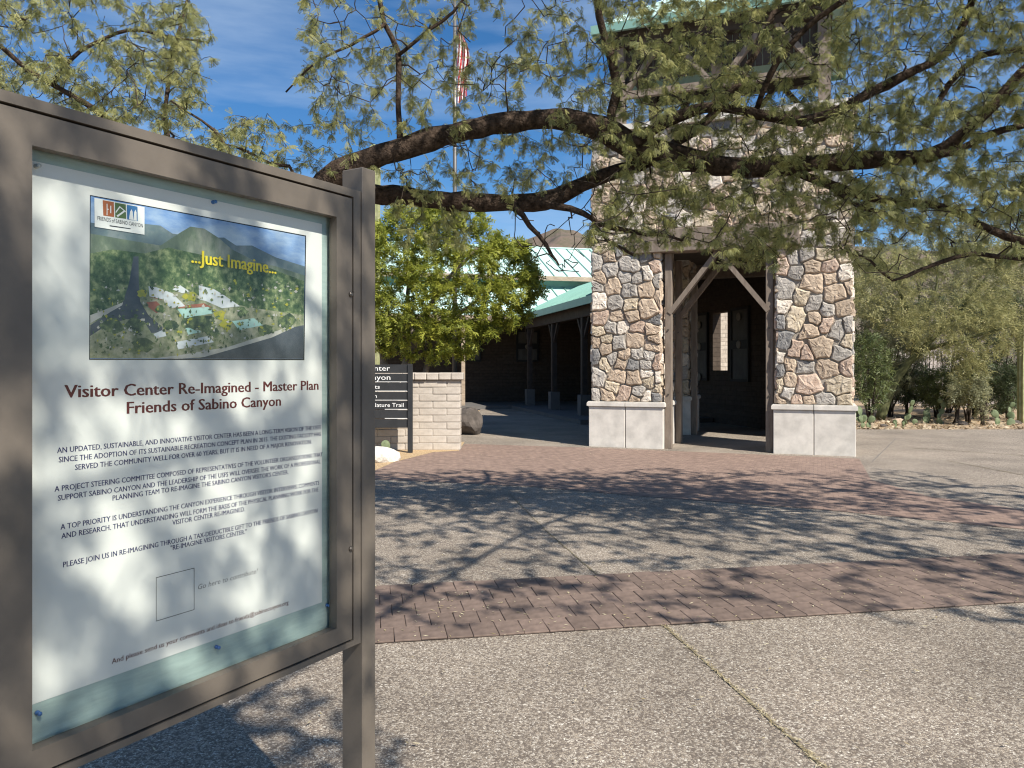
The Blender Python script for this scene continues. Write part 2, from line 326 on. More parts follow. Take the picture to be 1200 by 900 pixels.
# mountain behind the building
def mountain():
    nx, ny = 440, 40; vs = []; X = np.linspace(-900, 1300, nx)
    prof = np.interp((X / 900 * F) + 600, [-300, 100, 450, 560, 612, 640, 656, 675, 700, 760, 900, 1100, 1400, 1900], [60, 95, 118, 136, 148, 164, 172, 170, 160, 150, 150, 138, 150, 90])
    q = np.random.default_rng(77); nz = np.zeros((ny, nx))
    for amp, cx, cy in ((.10, 14, 4), (.06, 34, 8), (.035, 80, 14), (.018, 190, 24)):         # fractal relief
        g_ = q.normal(0, 1, (cy + 2, cx + 2)); fy_ = np.linspace(0, cy, ny); fx_ = np.linspace(0, cx, nx); iy, ix = fy_.astype(int), fx_.astype(int); ty, tx_ = (fy_ - iy)[:, None], (fx_ - ix)[None]
        ty, tx_ = ty * ty * (3 - 2 * ty), tx_ * tx_ * (3 - 2 * tx_)
        nz += amp * ((g_[iy][:, ix] * (1 - tx_) + g_[iy][:, ix + 1] * tx_) * (1 - ty) + (g_[iy + 1][:, ix] * (1 - tx_) + g_[iy + 1][:, ix + 1] * tx_) * ty)
    for j in range(ny):
        v = j / (ny - 1); y = 560 + 340 * v
        for i in range(nx): vs.append((X[i] * (y / 900), y, prof[i] * (v ** 1.25) * (1 + nz[j, i] * (1.6 - 1.25 * v)) - .5))
    mb = MB(); mb.add(vs, [(j * nx + i, j * nx + i + 1, (j + 1) * nx + i + 1, (j + 1) * nx + i) for j in range(ny - 1) for i in range(nx - 1)])
    vs2 = [vs[(ny - 1) * nx + i] for i in range(nx)] + [(X[i] * 1.2, 1300, -.5) for i in range(nx)]
    mb.add(vs2, [(i, i + 1, nx + i + 1, nx + i) for i in range(nx - 1)])
    o = mb.build('mountain', K['mount'], recalc=False); o['kind'] = 'structure'
mountain()

# ---------------------------------------------------------------- notice board in the foreground
SA = R(31.5); sd = np.array([math.sin(SA), math.cos(SA), 0]); sn = np.array([math.cos(SA), -math.sin(SA), 0]); SZ = np.array([0, 0, 1.0])
so = np.array([-.2278 * 2.2, 2.2, 0])
def SG(s, z, h=0.0): return so + sd * s + sn * h + SZ * z
def on_sign(px, py, h=0.0):
    "(s, z) on the board's plane (h in front of the frame) seen at a pixel"
    r = np.array([(px - 600) / F, 1, (HOR - py) / F]); o = so + sn * h
    k = (o @ sn) / (r @ sn); p = r * k; return float((p - o) @ sd), float(p[2] + CAMZ)
W0, W1, Z0, Z1 = -.827, 0.0, .805, 1.985
board = thing('notice_board', 'tall taupe metal notice board with glazed poster case in the foreground', 'notice board', SG(-.41, 0))
def sbox(name, s0, s1, z0, z1, h0, h1, m, parent=board, bevel=0):
    return MB().frame(so, sd, SZ, sn, s0, s1, z0, z1, h0, h1).build(name, m, parent, bevel=bevel)
SB, GP, LP = .062, .006, .030
for s0, s1 in ((W1 + SB + GP + LP + .002, W1 + SB + GP + LP + .06), (W0 - SB - GP - LP - .06, W0 - SB - GP - LP - .002)):
    po = sbox('post', s0, s1, -.03, 2.15, -.078, .006, K['metal'], bevel=.003)
# outer casing (a tray), door frame, glass, backing
o_ = SB + GP + LP
cs = MB(); zt, zb = Z1 + .092, Z0 - .07
cs.frame(so, sd, SZ, sn, W0 - o_, W1 + o_, zt - .022, zt, -.07, 0); cs.frame(so, sd, SZ, sn, W0 - o_, W1 + o_, zb, zb + .016, -.07, 0)
cs.frame(so, sd, SZ, sn, W0 - o_, W0 - SB - GP, zb + .016, zt - .022, -.07, 0); cs.frame(so, sd, SZ, sn, W1 + SB + GP, W1 + o_, zb + .016, zt - .022, -.07, 0)
cs.frame(so, sd, SZ, sn, W0 - SB - GP, W1 + SB + GP, zb + .016, zt - .022, -.07, -.062)
cs.build('casing', K['metal'], board)
door = MB(); dt, db = zt - .028, zb + .022
door.frame(so, sd, SZ, sn, W0 - SB, W1 + SB, Z1, dt, -.03, -.001); door.frame(so, sd, SZ, sn, W0 - SB, W1 + SB, db, Z0, -.03, -.001)
door.frame(so, sd, SZ, sn, W0 - SB, W0, Z0, Z1, -.03, -.001); door.frame(so, sd, SZ, sn, W1, W1 + SB, Z0, Z1, -.03, -.001)
door = door.build('door_frame', K['metal'], board)
sbox('shadow_gap', W0 - SB - GP, W1 + SB + GP, zb + .016, zt - .022, -.061, -.058, K['black'])
sbox('backing_board', W0 - .03, W1 + .03, Z0 - .03, Z1 + .03, -.057, -.045, K['board'])
sbox('glass_pane', W0 - .008, W1 + .008, Z0 - .008, Z1 + .008, -.026, -.022, K['glass'])
for py in (345, 643):
    s_, z_ = on_sign(411, py); mb = MB(); c = SG(s_, z_, -.001)
    mb.tube([c, c + sn * .004, c + sn * .007], [.0075, .0075, .004], 12)
    mb.build('screw', K['steel'], board, smooth=False)
settle(board)

# the poster behind the glass
PH = -.0445
poster = MB().frame(so, sd, SZ, sn, W0 + .002, -.016, .878, 1.966, PH, PH + .0006).build('poster', K['paper'])
tag(poster, 'large white poster with maroon heading and landscape picture inside the notice board', 'poster')
ph = PH + .0009
TEXTS = []
def text_obj(name, body, parent, m, o, ex, ez, width=None, size=.02, bold=0.0, align='LEFT', shear=0.0):
    cu = bpy.data.curves.new(name, 'FONT'); cu.body = body; cu.size = 1.0; cu.offset = bold; cu.resolution_u = 2; cu.shear = shear; cu.align_x = align
    ob = bpy.data.objects.new(name, cu); C.objects.link(ob); TEXTS.append((ob, name, parent, m, np.asarray(o, float), np.asarray(ex, float), np.asarray(ez, float), width, size))
def flush_text():
    dg = bpy.context.evaluated_depsgraph_get()
    for ob, name, parent, m, o, ex, ez, width, size in TEXTS:
        me = bpy.data.meshes.new_from_object(ob.evaluated_get(dg)); n = len(me.vertices)
        co = np.zeros(n * 3, np.float32); me.vertices.foreach_get('co', co); co = co.reshape(-1, 3)
        x0, x1 = co[:, 0].min(), co[:, 0].max(); kx = size
        if width: kx = width / (x1 - x0); co[:, 0] -= x0
        wd = o[None] + co[:, :1] * kx * ex[None] + co[:, 1:2] * size * ez[None]
        me.vertices.foreach_set('co', wd.astype(np.float32).ravel()); me.update(); me.materials.clear(); me.materials.append(m)
        me.name = name; t = bpy.data.objects.new(name, me); C.objects.link(t); t.parent = parent
        cu = ob.data; bpy.data.objects.remove(ob); bpy.data.curves.remove(cu)
    TEXTS.clear()
def poster_line(body, a, b, size, m, bold=.012, shear=0.0, name='lettering', h=None):
    hh = h or ph; s0, z0 = on_sign(*a, hh); s1, z1 = on_sign(*b, hh)
    for q_, dx in enumerate((0, bold * size, -bold * size) if bold else (0,)):      # heavier weight: the strokes printed again beside themselves
        text_obj(name, body, poster, m, SG(s0 + dx, (z0 + z1) / 2, hh + .00003 * q_), sd, SZ, s1 - s0, size, 0, shear=shear)
poster_line('Visitor Center Re-Imagined - Master Plan', (76, 467), (373, 456), .0385, K['ink_m'], .03)
poster_line('Friends of Sabino Canyon', (149, 486), (329, 474.5), .0385, K['ink_m'], .03)
for body, a, b in (
    ('AN UPDATED, SUSTAINABLE, AND INNOVATIVE VISITOR CENTER HAS BEEN A LONG-TERM VISION OF THE USFS', (67, 533), (376, 501.5)),
    ('SINCE THE ADOPTION OF ITS SUSTAINABLE RECREATION CONCEPT PLAN IN 2015. THE EXISTING FACILITY HAS', (69, 543.5), (376, 509.7)),
    ('SERVED THE COMMUNITY WELL FOR OVER 60 YEARS, BUT IT IS IN NEED OF A MAJOR RENOVATION.', (88, 552.5), (365, 518.7)),
    ('A PROJECT STEERING COMMITTEE COMPOSED OF REPRESENTATIVES OF THE VOLUNTEER ORGANIZATIONS THAT', (64, 578), (378, 533.5)),
    ('SUPPORT SABINO CANYON AND THE LEADERSHIP OF THE USFS WILL OVERSEE THE WORK OF A PROFESSIONAL', (68, 588.5), (375.5, 541.8)),
    ("PLANNING TEAM TO RE-IMAGINE THE SABINO CANYON VISITOR'S CENTER.", (132, 588), (338, 554.5)),
    ('A TOP PRIORITY IS UNDERSTANDING THE CANYON EXPERIENCE THROUGH VISITOR INTERVIEWS, COMMENTS', (71, 621.5), (374, 567.5)),
    ('AND RESEARCH. THAT UNDERSTANDING WILL FORM THE BASIS OF THE PHYSICAL PLANNING WORK FOR THE', (72, 632), (373, 575.5)),
    ('VISITOR CENTER RE-IMAGINED.', (202, 616), (287, 598.5)),
    ('PLEASE JOIN US IN RE-IMAGINING THROUGH A TAX-DEDUCTIBLE GIFT TO THE FRIENDS OF SABINO CANYON', (74, 665), (372, 600.5)),
    ('"RE-IMAGINE VISITORS CENTER."', (200, 645.5), (289, 625))):
    poster_line(body, a, b, .0165, K['ink_b'], .017)
poster_line('Go here to contribute!', (232, 691), (302, 671.5), .018, K['ink_g'], .0, shear=.18)
poster_line('And please send us your comments and ideas to friends@sabinocanyon.org', (131, 779.5), (338, 707), .0165, K['ink_m'], .012)
# blank square where the scan code was: only its thin frame
q = [on_sign(*p, ph) for p in ((183, 676.5), (228, 665.5), (227.5, 714.5), (182.5, 728.5))]
qs0, qs1 = (q[0][0] + q[3][0]) / 2, (q[1][0] + q[2][0]) / 2; qz1, qz0 = (q[0][1] + q[1][1]) / 2, (q[2][1] + q[3][1]) / 2
mb = MB(); k_ = .0012
for a in ((qs0, qs1, qz1 - k_, qz1), (qs0, qs1, qz0, qz0 + k_), (qs0, qs0 + k_, qz0 + k_, qz1 - k_), (qs1 - k_, qs1, qz0 + k_, qz1 - k_)): mb.frame(so, sd, SZ, sn, *a, ph, ph + .0002)
mb.build('square_outline', K['ink_k'], poster)
# picture: painted aerial view, flat print built from shapes
def print_mat(name, c1, c2, sc, st=(1, 1, 1), c3=None, rough=.6):
    m = mat(name, c1, rough, col2=c2, vscale=sc, stretch=st)
    if c3:
        e = [n for n in m.node_tree.nodes if n.type == 'VALTORGB'][0].color_ramp.elements; q_ = e.new(.5); q_.color = (*c3, 1)
    return m
PM = dict(sky=print_mat('print_sky', (.09, .22, .52), (.52, .62, .72), 5, (1, 1, 3)), far=print_mat('print_far_ridge', (.10, .14, .17), (.25, .28, .28), 14, c3=(.14, .19, .20)),
          ridge=print_mat('print_ridge', (.08, .11, .085), (.36, .37, .30), 13, (1, 1, .6), (.15, .19, .13)), green=print_mat('print_bajada', (.025, .055, .022), (.30, .34, .17), 55, c3=(.085, .13, .055)),
          dark=print_mat('print_scrub', (.025, .045, .03), (.20, .24, .10), 60, c3=(.07, .10, .05)), road=print_mat('print_road', (.04, .05, .065), (.09, .10, .12), 16), pathp=print_mat('print_path', (.36, .35, .32), (.52, .50, .46), 30),
          roofw=print_mat('print_roof', (.42, .46, .50), (.62, .64, .66), 22), roofg=print_mat('print_green_roof', (.30, .50, .46), (.42, .60, .55), 30), red=print_mat('print_court', (.26, .09, .06), (.34, .14, .09), 30),
          ground=print_mat('print_ground', (.12, .15, .08), (.42, .40, .30), 45, c3=(.24, .25, .16)), yel=print_mat('print_blossom', (.40, .36, .04), (.22, .26, .05), 80))
def zp(x, y): return 90 + x / 4.2857, 220 + y / 4.2857       # coordinates read off an enlargement of the photograph
layer = [0]
def pic(name, pts, m, raw=False):
    layer[0] += 1; h = ph + .00004 * layer[0]
    pts = [on_sign(*(p if raw else zp(*p)), h) for p in pts]
    o = MB().add([SG(s, z, h) for s, z in pts], [tuple(range(len(pts)))]).build(name, m, poster); return o
TL, TR, BR_, BL = (70, 42), (1147, 245), (1138, 860), (66, 858)
pic('picture_border', [(66, 36), (1152, 240), (1143, 866), (62, 864)], K['ink_k'])
pic('picture_sky', [TL, TR, BR_, BL], PM['sky'])
pic('picture_far_ridge', [(69, 175), (200, 190), (330, 180), (420, 190), (480, 230), (620, 250), (740, 250), (800, 290), (880, 290), (1000, 350), (1145, 395), (1138, 600), (66, 600)], PM['far'])
pic('picture_ridge', [(69, 230), (240, 260), (420, 290), (520, 225), (570, 195), (640, 205), (710, 250), (780, 310), (900, 370), (1000, 395), (1144, 440), (1138, 700), (66, 700)], PM['ridge'])
pic('picture_foothill', [(68, 330), (180, 310), (340, 330), (460, 300), (640, 340), (800, 380), (960, 400), (1143, 470), (1138, 858), (66, 856)], PM['green'])
pic('picture_ground', [(67, 640), (240, 590), (330, 540), (520, 520), (700, 560), (860, 600), (1140, 640), (1138, 858), (66, 856)], PM['ground'])
pic('picture_road', [(285, 345), (310, 345), (312, 480), (318, 570), (360, 640), (430, 700), (430, 725), (375, 730), (330, 660), (250, 660), (150, 690), (67, 745), (68, 690), (160, 630), (230, 580), (262, 480)], PM['road'])
pic('picture_path', [(68, 640), (160, 605), (232, 575), (228, 590), (150, 635), (68, 680)], PM['pathp'])
pic('picture_road', [(480, 858), (620, 855), (700, 830), (840, 790), (980, 750), (1090, 700), (1139, 690), (1138, 859)], PM['road'])
pic('picture_path', [(400, 855), (520, 840), (760, 800), (960, 735), (1085, 690), (1090, 702), (980, 752), (800, 805), (640, 850), (500, 860)], PM['pathp'])
pic('picture_court', [(350, 575), (400, 570), (440, 610), (400, 630), (360, 600)], PM['red'])
pic('picture_court', [(365, 550), (440, 565), (470, 605), (680, 600), (640, 580), (545, 590), (500, 560)], PM['red'])
pic('picture_roof', [(360, 495), (400, 500), (480, 530), (545, 595), (470, 605), (430, 560), (365, 545)], PM['roofw'])
pic('picture_roof', [(612, 490), (690, 510), (740, 540), (820, 595), (730, 605), (650, 570), (615, 560)], PM['roofw'])
pic('picture_roof', [(480, 510), (520, 490), (565, 520), (530, 530)], PM['roofw'])
pic('picture_roof', [(505, 610), (660, 598), (690, 630), (540, 655)], PM['roofg'])
pic('picture_roof', [(780, 670), (890, 655), (935, 690), (815, 715)], PM['roofg'])
pic('picture_roof', [(545, 705), (605, 700), (625, 725), (560, 738)], PM['roofg'])
pic('picture_roof', [(495, 775), (660, 745), (688, 775), (510, 812)], PM['roofw'])
pic('picture_roof', [(385, 735), (440, 710), (450, 745), (400, 755)], PM['roofw'])
for x, y, r_, m_ in ((330, 530, 26, 'yel'), (570, 545, 36, 'yel'), (750, 690, 32, 'yel'), (720, 640, 28, 'yel'), (180, 690, 55, 'dark'), (300, 690, 50, 'dark'), (620, 680, 60, 'dark'), (680, 720, 40, 'dark'), (830, 625, 30, 'green'), (560, 680, 34, 'dark'), (330, 790, 55, 'dark'), (180, 770, 50, 'ground'), (950, 715, 36, 'dark'), (1050, 670, 50, 'dark'), (470, 690, 40, 'dark'), (420, 610, 24, 'green')):
    pic('picture_shrub', [(x + r_ * (1 + .3 * random.uniform(-1, 1)) * math.cos(a), y + .75 * r_ * (1 + .3 * random.uniform(-1, 1)) * math.sin(a)) for a in np.linspace(0, 6.1, 13)], PM[m_])
layer[0] += 1; pm_ = MB(); qr = np.random.default_rng(44); hq = ph + .00004 * layer[0]; done = 0
while done < 620:
    x, y = qr.uniform(80, 1125), qr.uniform(400, 845)
    if y < 420 + .06 * abs(x - 500) or (250 < x < 330 and y < 600) or (y > 770 + (850 - x) * .28 and x > 500) or qr.random() > .35 + .65 * (y > 480): continue
    s1, s2 = qr.uniform(3, 11), qr.uniform(3, 12); pts = [on_sign(*zp(x + a_ * s1 * qr.uniform(.6, 1.2), y + b_ * s2 * qr.uniform(.6, 1.2)), hq) for a_, b_ in ((-1, 0), (0, 1), (1, .2), (.2, -1))]
    pm_.add([SG(a_, b_, hq + .00001 * (done % 7)) for a_, b_ in pts], [(0, 1, 2, 3)], int(qr.integers(6))); done += 1
tag(pm_.build('picture_planting', [PM['dark'], PM['green'], PM['yel'], PM['ground'], PM['dark'], PM['pathp']], poster), kind='stuff')
layer[0] += 2
pic('picture_logo_panel', [(88, 50), (340, 97), (340, 236), (90, 196)], K['white'])
pic('logo_tile', [(130, 62), (186, 72), (188, 148), (133, 140)], mat('logo_orange', (.40, .12, .035), .7))
pic('logo_tile', [(191, 74), (246, 84), (248, 157), (193, 149)], mat('logo_green', (.10, .16, .045), .7))
pic('logo_tile', [(251, 85), (305, 95), (306, 168), (253, 159)], mat('logo_blue', (.05, .17, .38), .7))
for pts in (((150, 80), (154, 80), (154, 138), (150, 138)), ((168, 90), (173, 91), (173, 128), (168, 127)), ((150, 105), (160, 106), (160, 111), (150, 110)), ((195, 120), (215, 92), (246, 118), (246, 124), (217, 100), (196, 128)), ((200, 140), (240, 112), (246, 118), (206, 147)), ((262, 158), (268, 120), (275, 108), (281, 122), (283, 162)), ((284, 163), (289, 122), (295, 110), (300, 124), (301, 166))):
    pic('logo_mark', list(pts), K['white'])
pic('logo_rule', [(165, 188), (270, 204), (270, 208), (165, 193)], K['ink_k'])
hl = ph + .00004 * (layer[0] + 1)
poster_line('FRIENDS of SABINO CANYON', zp(104, 164), zp(332, 198), .0125, K['ink_k'], 0, h=hl)
poster_line('...Just Imagine...', zp(577, 380), zp(1001, 428), .047, K['yellow'], .025, h=hl)
# push pins
for (px, py), m_, lab in (((42, 195), 'pinc', 'clear push pin in the top left corner of the poster'), ((249, 237), 'pinb', 'blue push pin at the middle of the poster top edge'), ((387.5, 264), 'ping', 'green push pin in the top right corner of the poster'),
                          ((43, 835), 'pinb', 'blue push pin in the bottom left corner of the poster'), ((253, 758), 'pinb', 'blue push pin at the middle of the poster bottom edge'), ((382.5, 709), 'pinb', 'blue push pin in the bottom right corner of the poster')):
    s_, z_ = on_sign(px, py, PH); c = SG(s_, z_, PH + .0006)
    tag(MB().tube([c, c + sn * .004, c + sn * .0045, c + sn * .010, c + sn * .0105, c + sn * .013], [.0048, .0048, .0030, .0028, .0044, .0042], 14).build('push_pin', K[m_], smooth=True), lab, 'push pin')

# ---------------------------------------------------------------- low slump block wall, direction sign, rocks
wall = thing('block_wall', 'low tan slump block wall with rowlock cap beside the direction sign', 'wall', (-2.6, 14.8, 0))
wx1, wy0, wy1 = -.98, 14.62, 14.98; wx0 = -5.2
MB().box(wx0 + .012, wx1 - .012, wy0 + .012, wy1 - .012, -.05, 1.34).build('mortar_core', K['blockm'], wall)
CH = 1.33 / 10; BLN = .53; shared = {}
for r in range(10):
    x = wx1 - (BLN / 2 if r % 2 else 0); xs = [wx1] + ([wx1 - BLN / 2] if r % 2 else [])
    x = xs[-1]
    while x > wx0 + .1: x = max(wx0, x - BLN); xs.append(x)
    for a, b in zip(xs[1:], xs[:-1]):
        if b - a < .05: continue
        key = round(b - a, 3)
        if key not in shared:
            w_ = b - a - .012; shared[key] = MB().box(-w_ / 2, w_ / 2, 0, wy1 - wy0, 0, CH - .011).build('block', K['block'], wall, bevel=.008)
            ob = shared[key]
        else:
            ob = shared[key].copy(); C.objects.link(ob)
        ob.parent = wall; ob.location = ((a + b) / 2, wy0 + random.gauss(0, .004), r * CH + .002)
capb = None; x = wx1 + .05
while x > wx0 - .05:
    if capb is None: capb = MB().box(-.112, .112, -.06, wy1 - wy0 + .06, 0, .135).build('cap_block', K['block'], wall, bevel=.012); ob = capb
    else: ob = capb.copy(); C.objects.link(ob)
    ob.parent = wall; ob.location = (x - .115, wy0 + random.gauss(0, .003), 1.335 + random.uniform(0, .006)); x -= .232
settle(wall)
ds = thing('direction_sign', 'charcoal slatted direction sign with white lettering before the low block wall', 'sign', (-2.5, 14.12, 0))
DY = 14.12; xr = (478 - 600) / F * DY; xp = (483.5 - 600) / F * DY
for a, b in ((xr, xp), (xr - 1.62, xr - 1.54)): MB().box(a, b, DY - .05, DY + .05, -.05, 1.635).build('post', K['charcoal'], ds, bevel=.004)
lines = ['Visitor Center', 'Sabino Canyon', 'Exhibits', 'Information', 'Bajada Nature Trail', '', '']
BHt = .1675
for i, tx in enumerate(lines):
    z1 = 1.625 - i * BHt
    bd = MB().box(xr - 1.54, xr - .002, DY - .02, DY + .015, z1 - BHt + .012, z1).build('board', K['charcoal'], ds, bevel=.003)
    MB().box(xr - (1.5 if i < 4 else .42), xr - .004, DY - .026, DY - .0205, z1 - BHt + .013, z1 - BHt + .022).build('edge_highlight', K['white'], bd) if i in (1, 2, 3, 4, 5) else None  # white strips painted as light catching the board edges
    if tx:
        px1 = {0: 457, 1: 457.5, 2: 445, 3: 441.5, 4: 473}[i]; big = i < 2; wid = {0: 1.02, 1: 1.06, 2: .42, 3: .62, 4: .92}[i]
        X1 = (px1 - 600) / F * (DY - .022)
        text_obj('lettering', tx, bd, K['white'], (X1 - wid, DY - .0225, z1 - BHt + (.055 if big else .06)), (1, 0, 0), SZ, wid, .135 if big else .105, .0)
settle(ds)
def rock(name, label, loc, size, m, seed, sub=3, cat='rock'):
    bm = bmesh.new(); bmesh.ops.create_icosphere(bm, subdivisions=sub, radius=1); r_ = np.random.default_rng(seed)
    pl = [(norm(r_.normal(size=3)), r_.uniform(.55, .9)) for _ in range(11)]
    for v in bm.verts:
        p = np.array(v.co); 
        for n_, d_ in pl:
            k = p @ n_ - d_
            if k > 0: p = p - n_ * k * .9
        p *= 1 + r_.normal(0, .012); v.co = p * np.array(size)
    me = bpy.data.meshes.new(name); bm.to_mesh(me); bm.free(); me.materials.append(m)
    o = bpy.data.objects.new(name, me); C.objects.link(o); o.location = tuple(map(float, loc)); o.rotation_euler = (0, 0, r_.uniform(0, 6))
    if label: tag(o, label, cat)
    return o
g = G(447, 541); rock('rock', 'bright white rock on the gravel below the direction sign', (g[0], g[1], .1), (.34, .22, .19), K['rockw'], 3)
g = G(549, 506); rock('rock', 'small white rock at the right end of the low block wall', (g[0], g[1], .05), (.17, .12, .08), K['rockw'], 5)
rock('boulder', 'dark rounded boulder in shade behind the end of the low block wall', (-1.0, 18.2, .2), (.42, .4, .44), K['rockb'], 8, 3, 'boulder')

# ---------------------------------------------------------------- stone tower
TH = R(21.7); TU = np.array([math.cos(TH), -math.sin(TH), 0]); TV = np.array([math.sin(TH), math.cos(TH), 0]); T0 = np.array([1.533, 15.33, 0])
def TT(u, v, z): return T0 + TU * u + TV * v + SZ * z
TWD, PW, PD = 4.87, 1.48, 1.45
tower = thing('entrance_tower', 'square stone entrance tower with timber belfry and turquoise metal roof', 'tower', TT(TWD / 2, TWD / 2, 0))
def clip(poly, n, d):
    "keep the side n.x <= d"
    res = []
    for i in range(len(poly)):
        a, b = poly[i], poly[(i + 1) % len(poly)]; da, db_ = a @ n - d, b @ n - d
        if da <= 0: res.append(a)
        if da * db_ < 0: res.append(a + (b - a) * (da / (da - db_)))
    return res
def stone_cells(w_, h_, size, seed, gap=.014):
    r_ = np.random.default_rng(seed); pts = []
    tries = 0; sizes = []
    A = np.zeros((600, 3)); N_ = 0
    while tries < 5000:
        tries += 1; p = r_.uniform((0, 0), (w_, h_)); s_ = size * (.58, .75, .95, 1.15, 1.32)[int(np.searchsorted((.22, .46, .70, .88), r_.random()))]
        if not N_ or (np.hypot((A[:N_, 0] - p[0]) * .92, (A[:N_, 1] - p[1]) * 1.08) > .5 * (s_ + A[:N_, 2])).all(): A[N_] = (*p, s_); N_ += 1; pts.append(p); sizes.append(s_)
    cells = []
    for i, p in enumerate(pts):
        poly = [np.array(q, float) for q in ((.004, .004), (w_ - .004, .004), (w_ - .004, h_ - .004), (.004, h_ - .004))]
        for j, q in enumerate(pts):
            if i == j: continue
            e = q - p; l = np.linalg.norm(e)
            if l > 1.1: continue
            n = e / l; mid = .5 * l + .28 * (sizes[i] - sizes[j]) * .5
            mp_ = p + n * mid; ax_ = np.array([np.sign(n[0]), 0.]) if abs(n[0]) > abs(n[1]) else np.array([0., np.sign(n[1])]); n2 = norm(n + .75 * ax_); poly = clip(poly, n2, mp_ @ n2 - gap / 2)   # joints lean towards level and plumb
            if len(poly) < 3: break
        if len(poly) >= 3: cells.append(poly)
    return cells
def stone_mesh(mb, poly, tf, r_, mi=0):
    "rounded, uneven, proud face of one stone"
    poly = np.array(poly); c = poly.mean(0)
    if np.ptp(poly[:, 0]) < .035 or np.ptp(poly[:, 1]) < .035: return False
    out_ = []
    n = len(poly)
    for i in range(n):                                        # cut corners, break long edges
        a, b = poly[i], poly[(i + 1) % n]; l = np.linalg.norm(b - a)
        if l < .004: continue
        k = min(.30, r_.uniform(.008, .024) / l); m_ = max(1, int(l / .07)); out_ += [a + (b - a) * (k + (1 - 2 * k) * q / m_) for q in range(m_ + 1)]
    out_ = [q + .011 * np.array([math.sin(q[0] * 31 + q[1] * 23) + .6 * math.sin(q[1] * 67 + 1), math.sin(q[0] * 27 - q[1] * 33 + 2) + .6 * math.sin(q[0] * 71)]) + r_.normal(0, .0025, 2) for q in out_]
    ring = np.array(out_); m = len(ring); pr = r_.uniform(.026, .062)
    tilt = r_.normal(0, .045, 2)
    r1 = c + (ring - c) * .965 + r_.normal(0, .003, (m, 2)); r2 = c + (ring - c) * r_.uniform(.80, .88); r3 = c + (ring - c) * .36
    def hh(q, k): return k + (q - c) @ tilt
    vs = [tf(*p, -.01) for p in ring] + [tf(*p, hh(p, pr * .55) + r_.normal(0, .002)) for p in r1] + [tf(*p, hh(p, pr) + r_.normal(0, .004)) for p in r2] + [tf(*p, hh(p, pr) + r_.normal(.004, .006)) for p in r3]
    fs = []
    for L_ in range(3): fs += [(L_ * m + i, L_ * m + (i + 1) % m, (L_ + 1) * m + (i + 1) % m, (L_ + 1) * m + i) for i in range(m)]
    fs.append(tuple(range(3 * m, 4 * m)))
    mb.add(vs, fs, mi); return True
def stone_face(parent, w_, h_, tf, size, seed, single=True, z0=0.0, name='stone', holes=()):
    r_ = np.random.default_rng(seed + 50); joined = MB(); cells = stone_cells(w_, h_, size, seed)
    for poly in cells:
        c = np.mean(poly, 0)
        if any(a < c[0] < b and e < c[1] < f for a, b, e, f in holes): continue
        k = int(r_.choice(6, p=STONE_W))
        if single:
            mb = MB()
            if stone_mesh(mb, poly, tf, r_): mb.build('stone', STONES[k], parent, recalc=False)
        else: stone_mesh(joined, poly, tf, r_, k)
    if not single and joined.n:
        o = joined.build('side_stones', STONES, parent, recalc=False); o['kind'] = 'stuff'
BH, SH, TOP = .90, 3.80, 6.28           # plinth, springing of the opening, top of the masonry
i_ = .045                                # stone face set back from the plinth
def quad_pier(u0, u1, v0, v1, front, seed):
    pier = MB().frame(T0, TU, TV, SZ, u0 + i_ + .03, u1 - i_ - .03, v0 + i_ + .03, v1 - i_ - .03, BH - .05, TOP if False else SH + .42).build('stone_pier', K['mortar'], tower)
    # concrete plinth: panels with an open joint, and a rounded cap moulding
    um = (u0 + u1) / 2; vm = (v0 + v1) / 2
    for a, b in ((u0, um - .006), (um + .006, u1)):
        MB().frame(T0, TU, TV, SZ, a, b, v0, v1, -.04, BH - .105).build('plinth_panel', K['conc'], pier, bevel=.008)
        cp = MB(); prof = [(0, BH - .102), (.035, BH - .102), (.042, BH - .085), (.042, BH - .03), (.03, BH - .008), (.008, BH), (-.08, BH + .002), (-.08, BH - .102)]
        # moulding: sweep of the profile round the pier half
        e0 = a - (.0 if a == u0 else 0); 
        for z0, z1, ex in ((BH - .103, BH - .09, .012), (BH - .0895, BH - .03, .034), (BH - .0295, BH - .012, .026), (BH - .0115, BH, .012)):
            cp.frame(T0, TU, TV, SZ, a - (ex if a == u0 else 0), b + (ex if b == u1 else 0), v0 - ex, v1 + ex, z0, z1)
        cp.build('plinth_cap', K['conc'], pier)
    MB().frame(T0, TU, TV, SZ, um - .0055, um + .0055, v0 + .03, v1 - .03, -.04, BH - .01).build('open_joint', K['black'], pier)
    hgt = SH + .4 - BH
    if front: stone_face(pier, u1 - u0 - 2 * i_, hgt, lambda x, z, h: TT(u0 + i_ + x, v0 + i_ + .03 - h, BH + z), .305, seed)
    else: stone_face(pier, u1 - u0 - 2 * i_, hgt, lambda x, z, h: TT(u0 + i_ + x, v0 + i_ + .03 - h, BH + z), .30, seed, False)
    stone_face(pier, v1 - v0 - 2 * i_, hgt, lambda x, z, h: TT(u1 - i_ - .03 + h, v0 + i_ + x, BH + z), .28, seed + 1, False)
    stone_face(pier, v1 - v0 - 2 * i_, hgt, lambda x, z, h: TT(u0 + i_ + .03 - h, v1 - i_ - x, BH + z), .28, seed + 2, False)
    if not front: stone_face(pier, u1 - u0 - 2 * i_, hgt, lambda x, z, h: TT(u1 - i_ - x, v1 - i_ - .03 + h, BH + z), .30, seed + 3, False)
    return pier
quad_pier(0, PW, 0, PD, True, 11); quad_pier(3.49, TWD, 0, PD, True, 21)
quad_pier(0, PW, TWD - PD, TWD, False, 31); quad_pier(3.49, TWD, TWD - PD, TWD, False, 41)
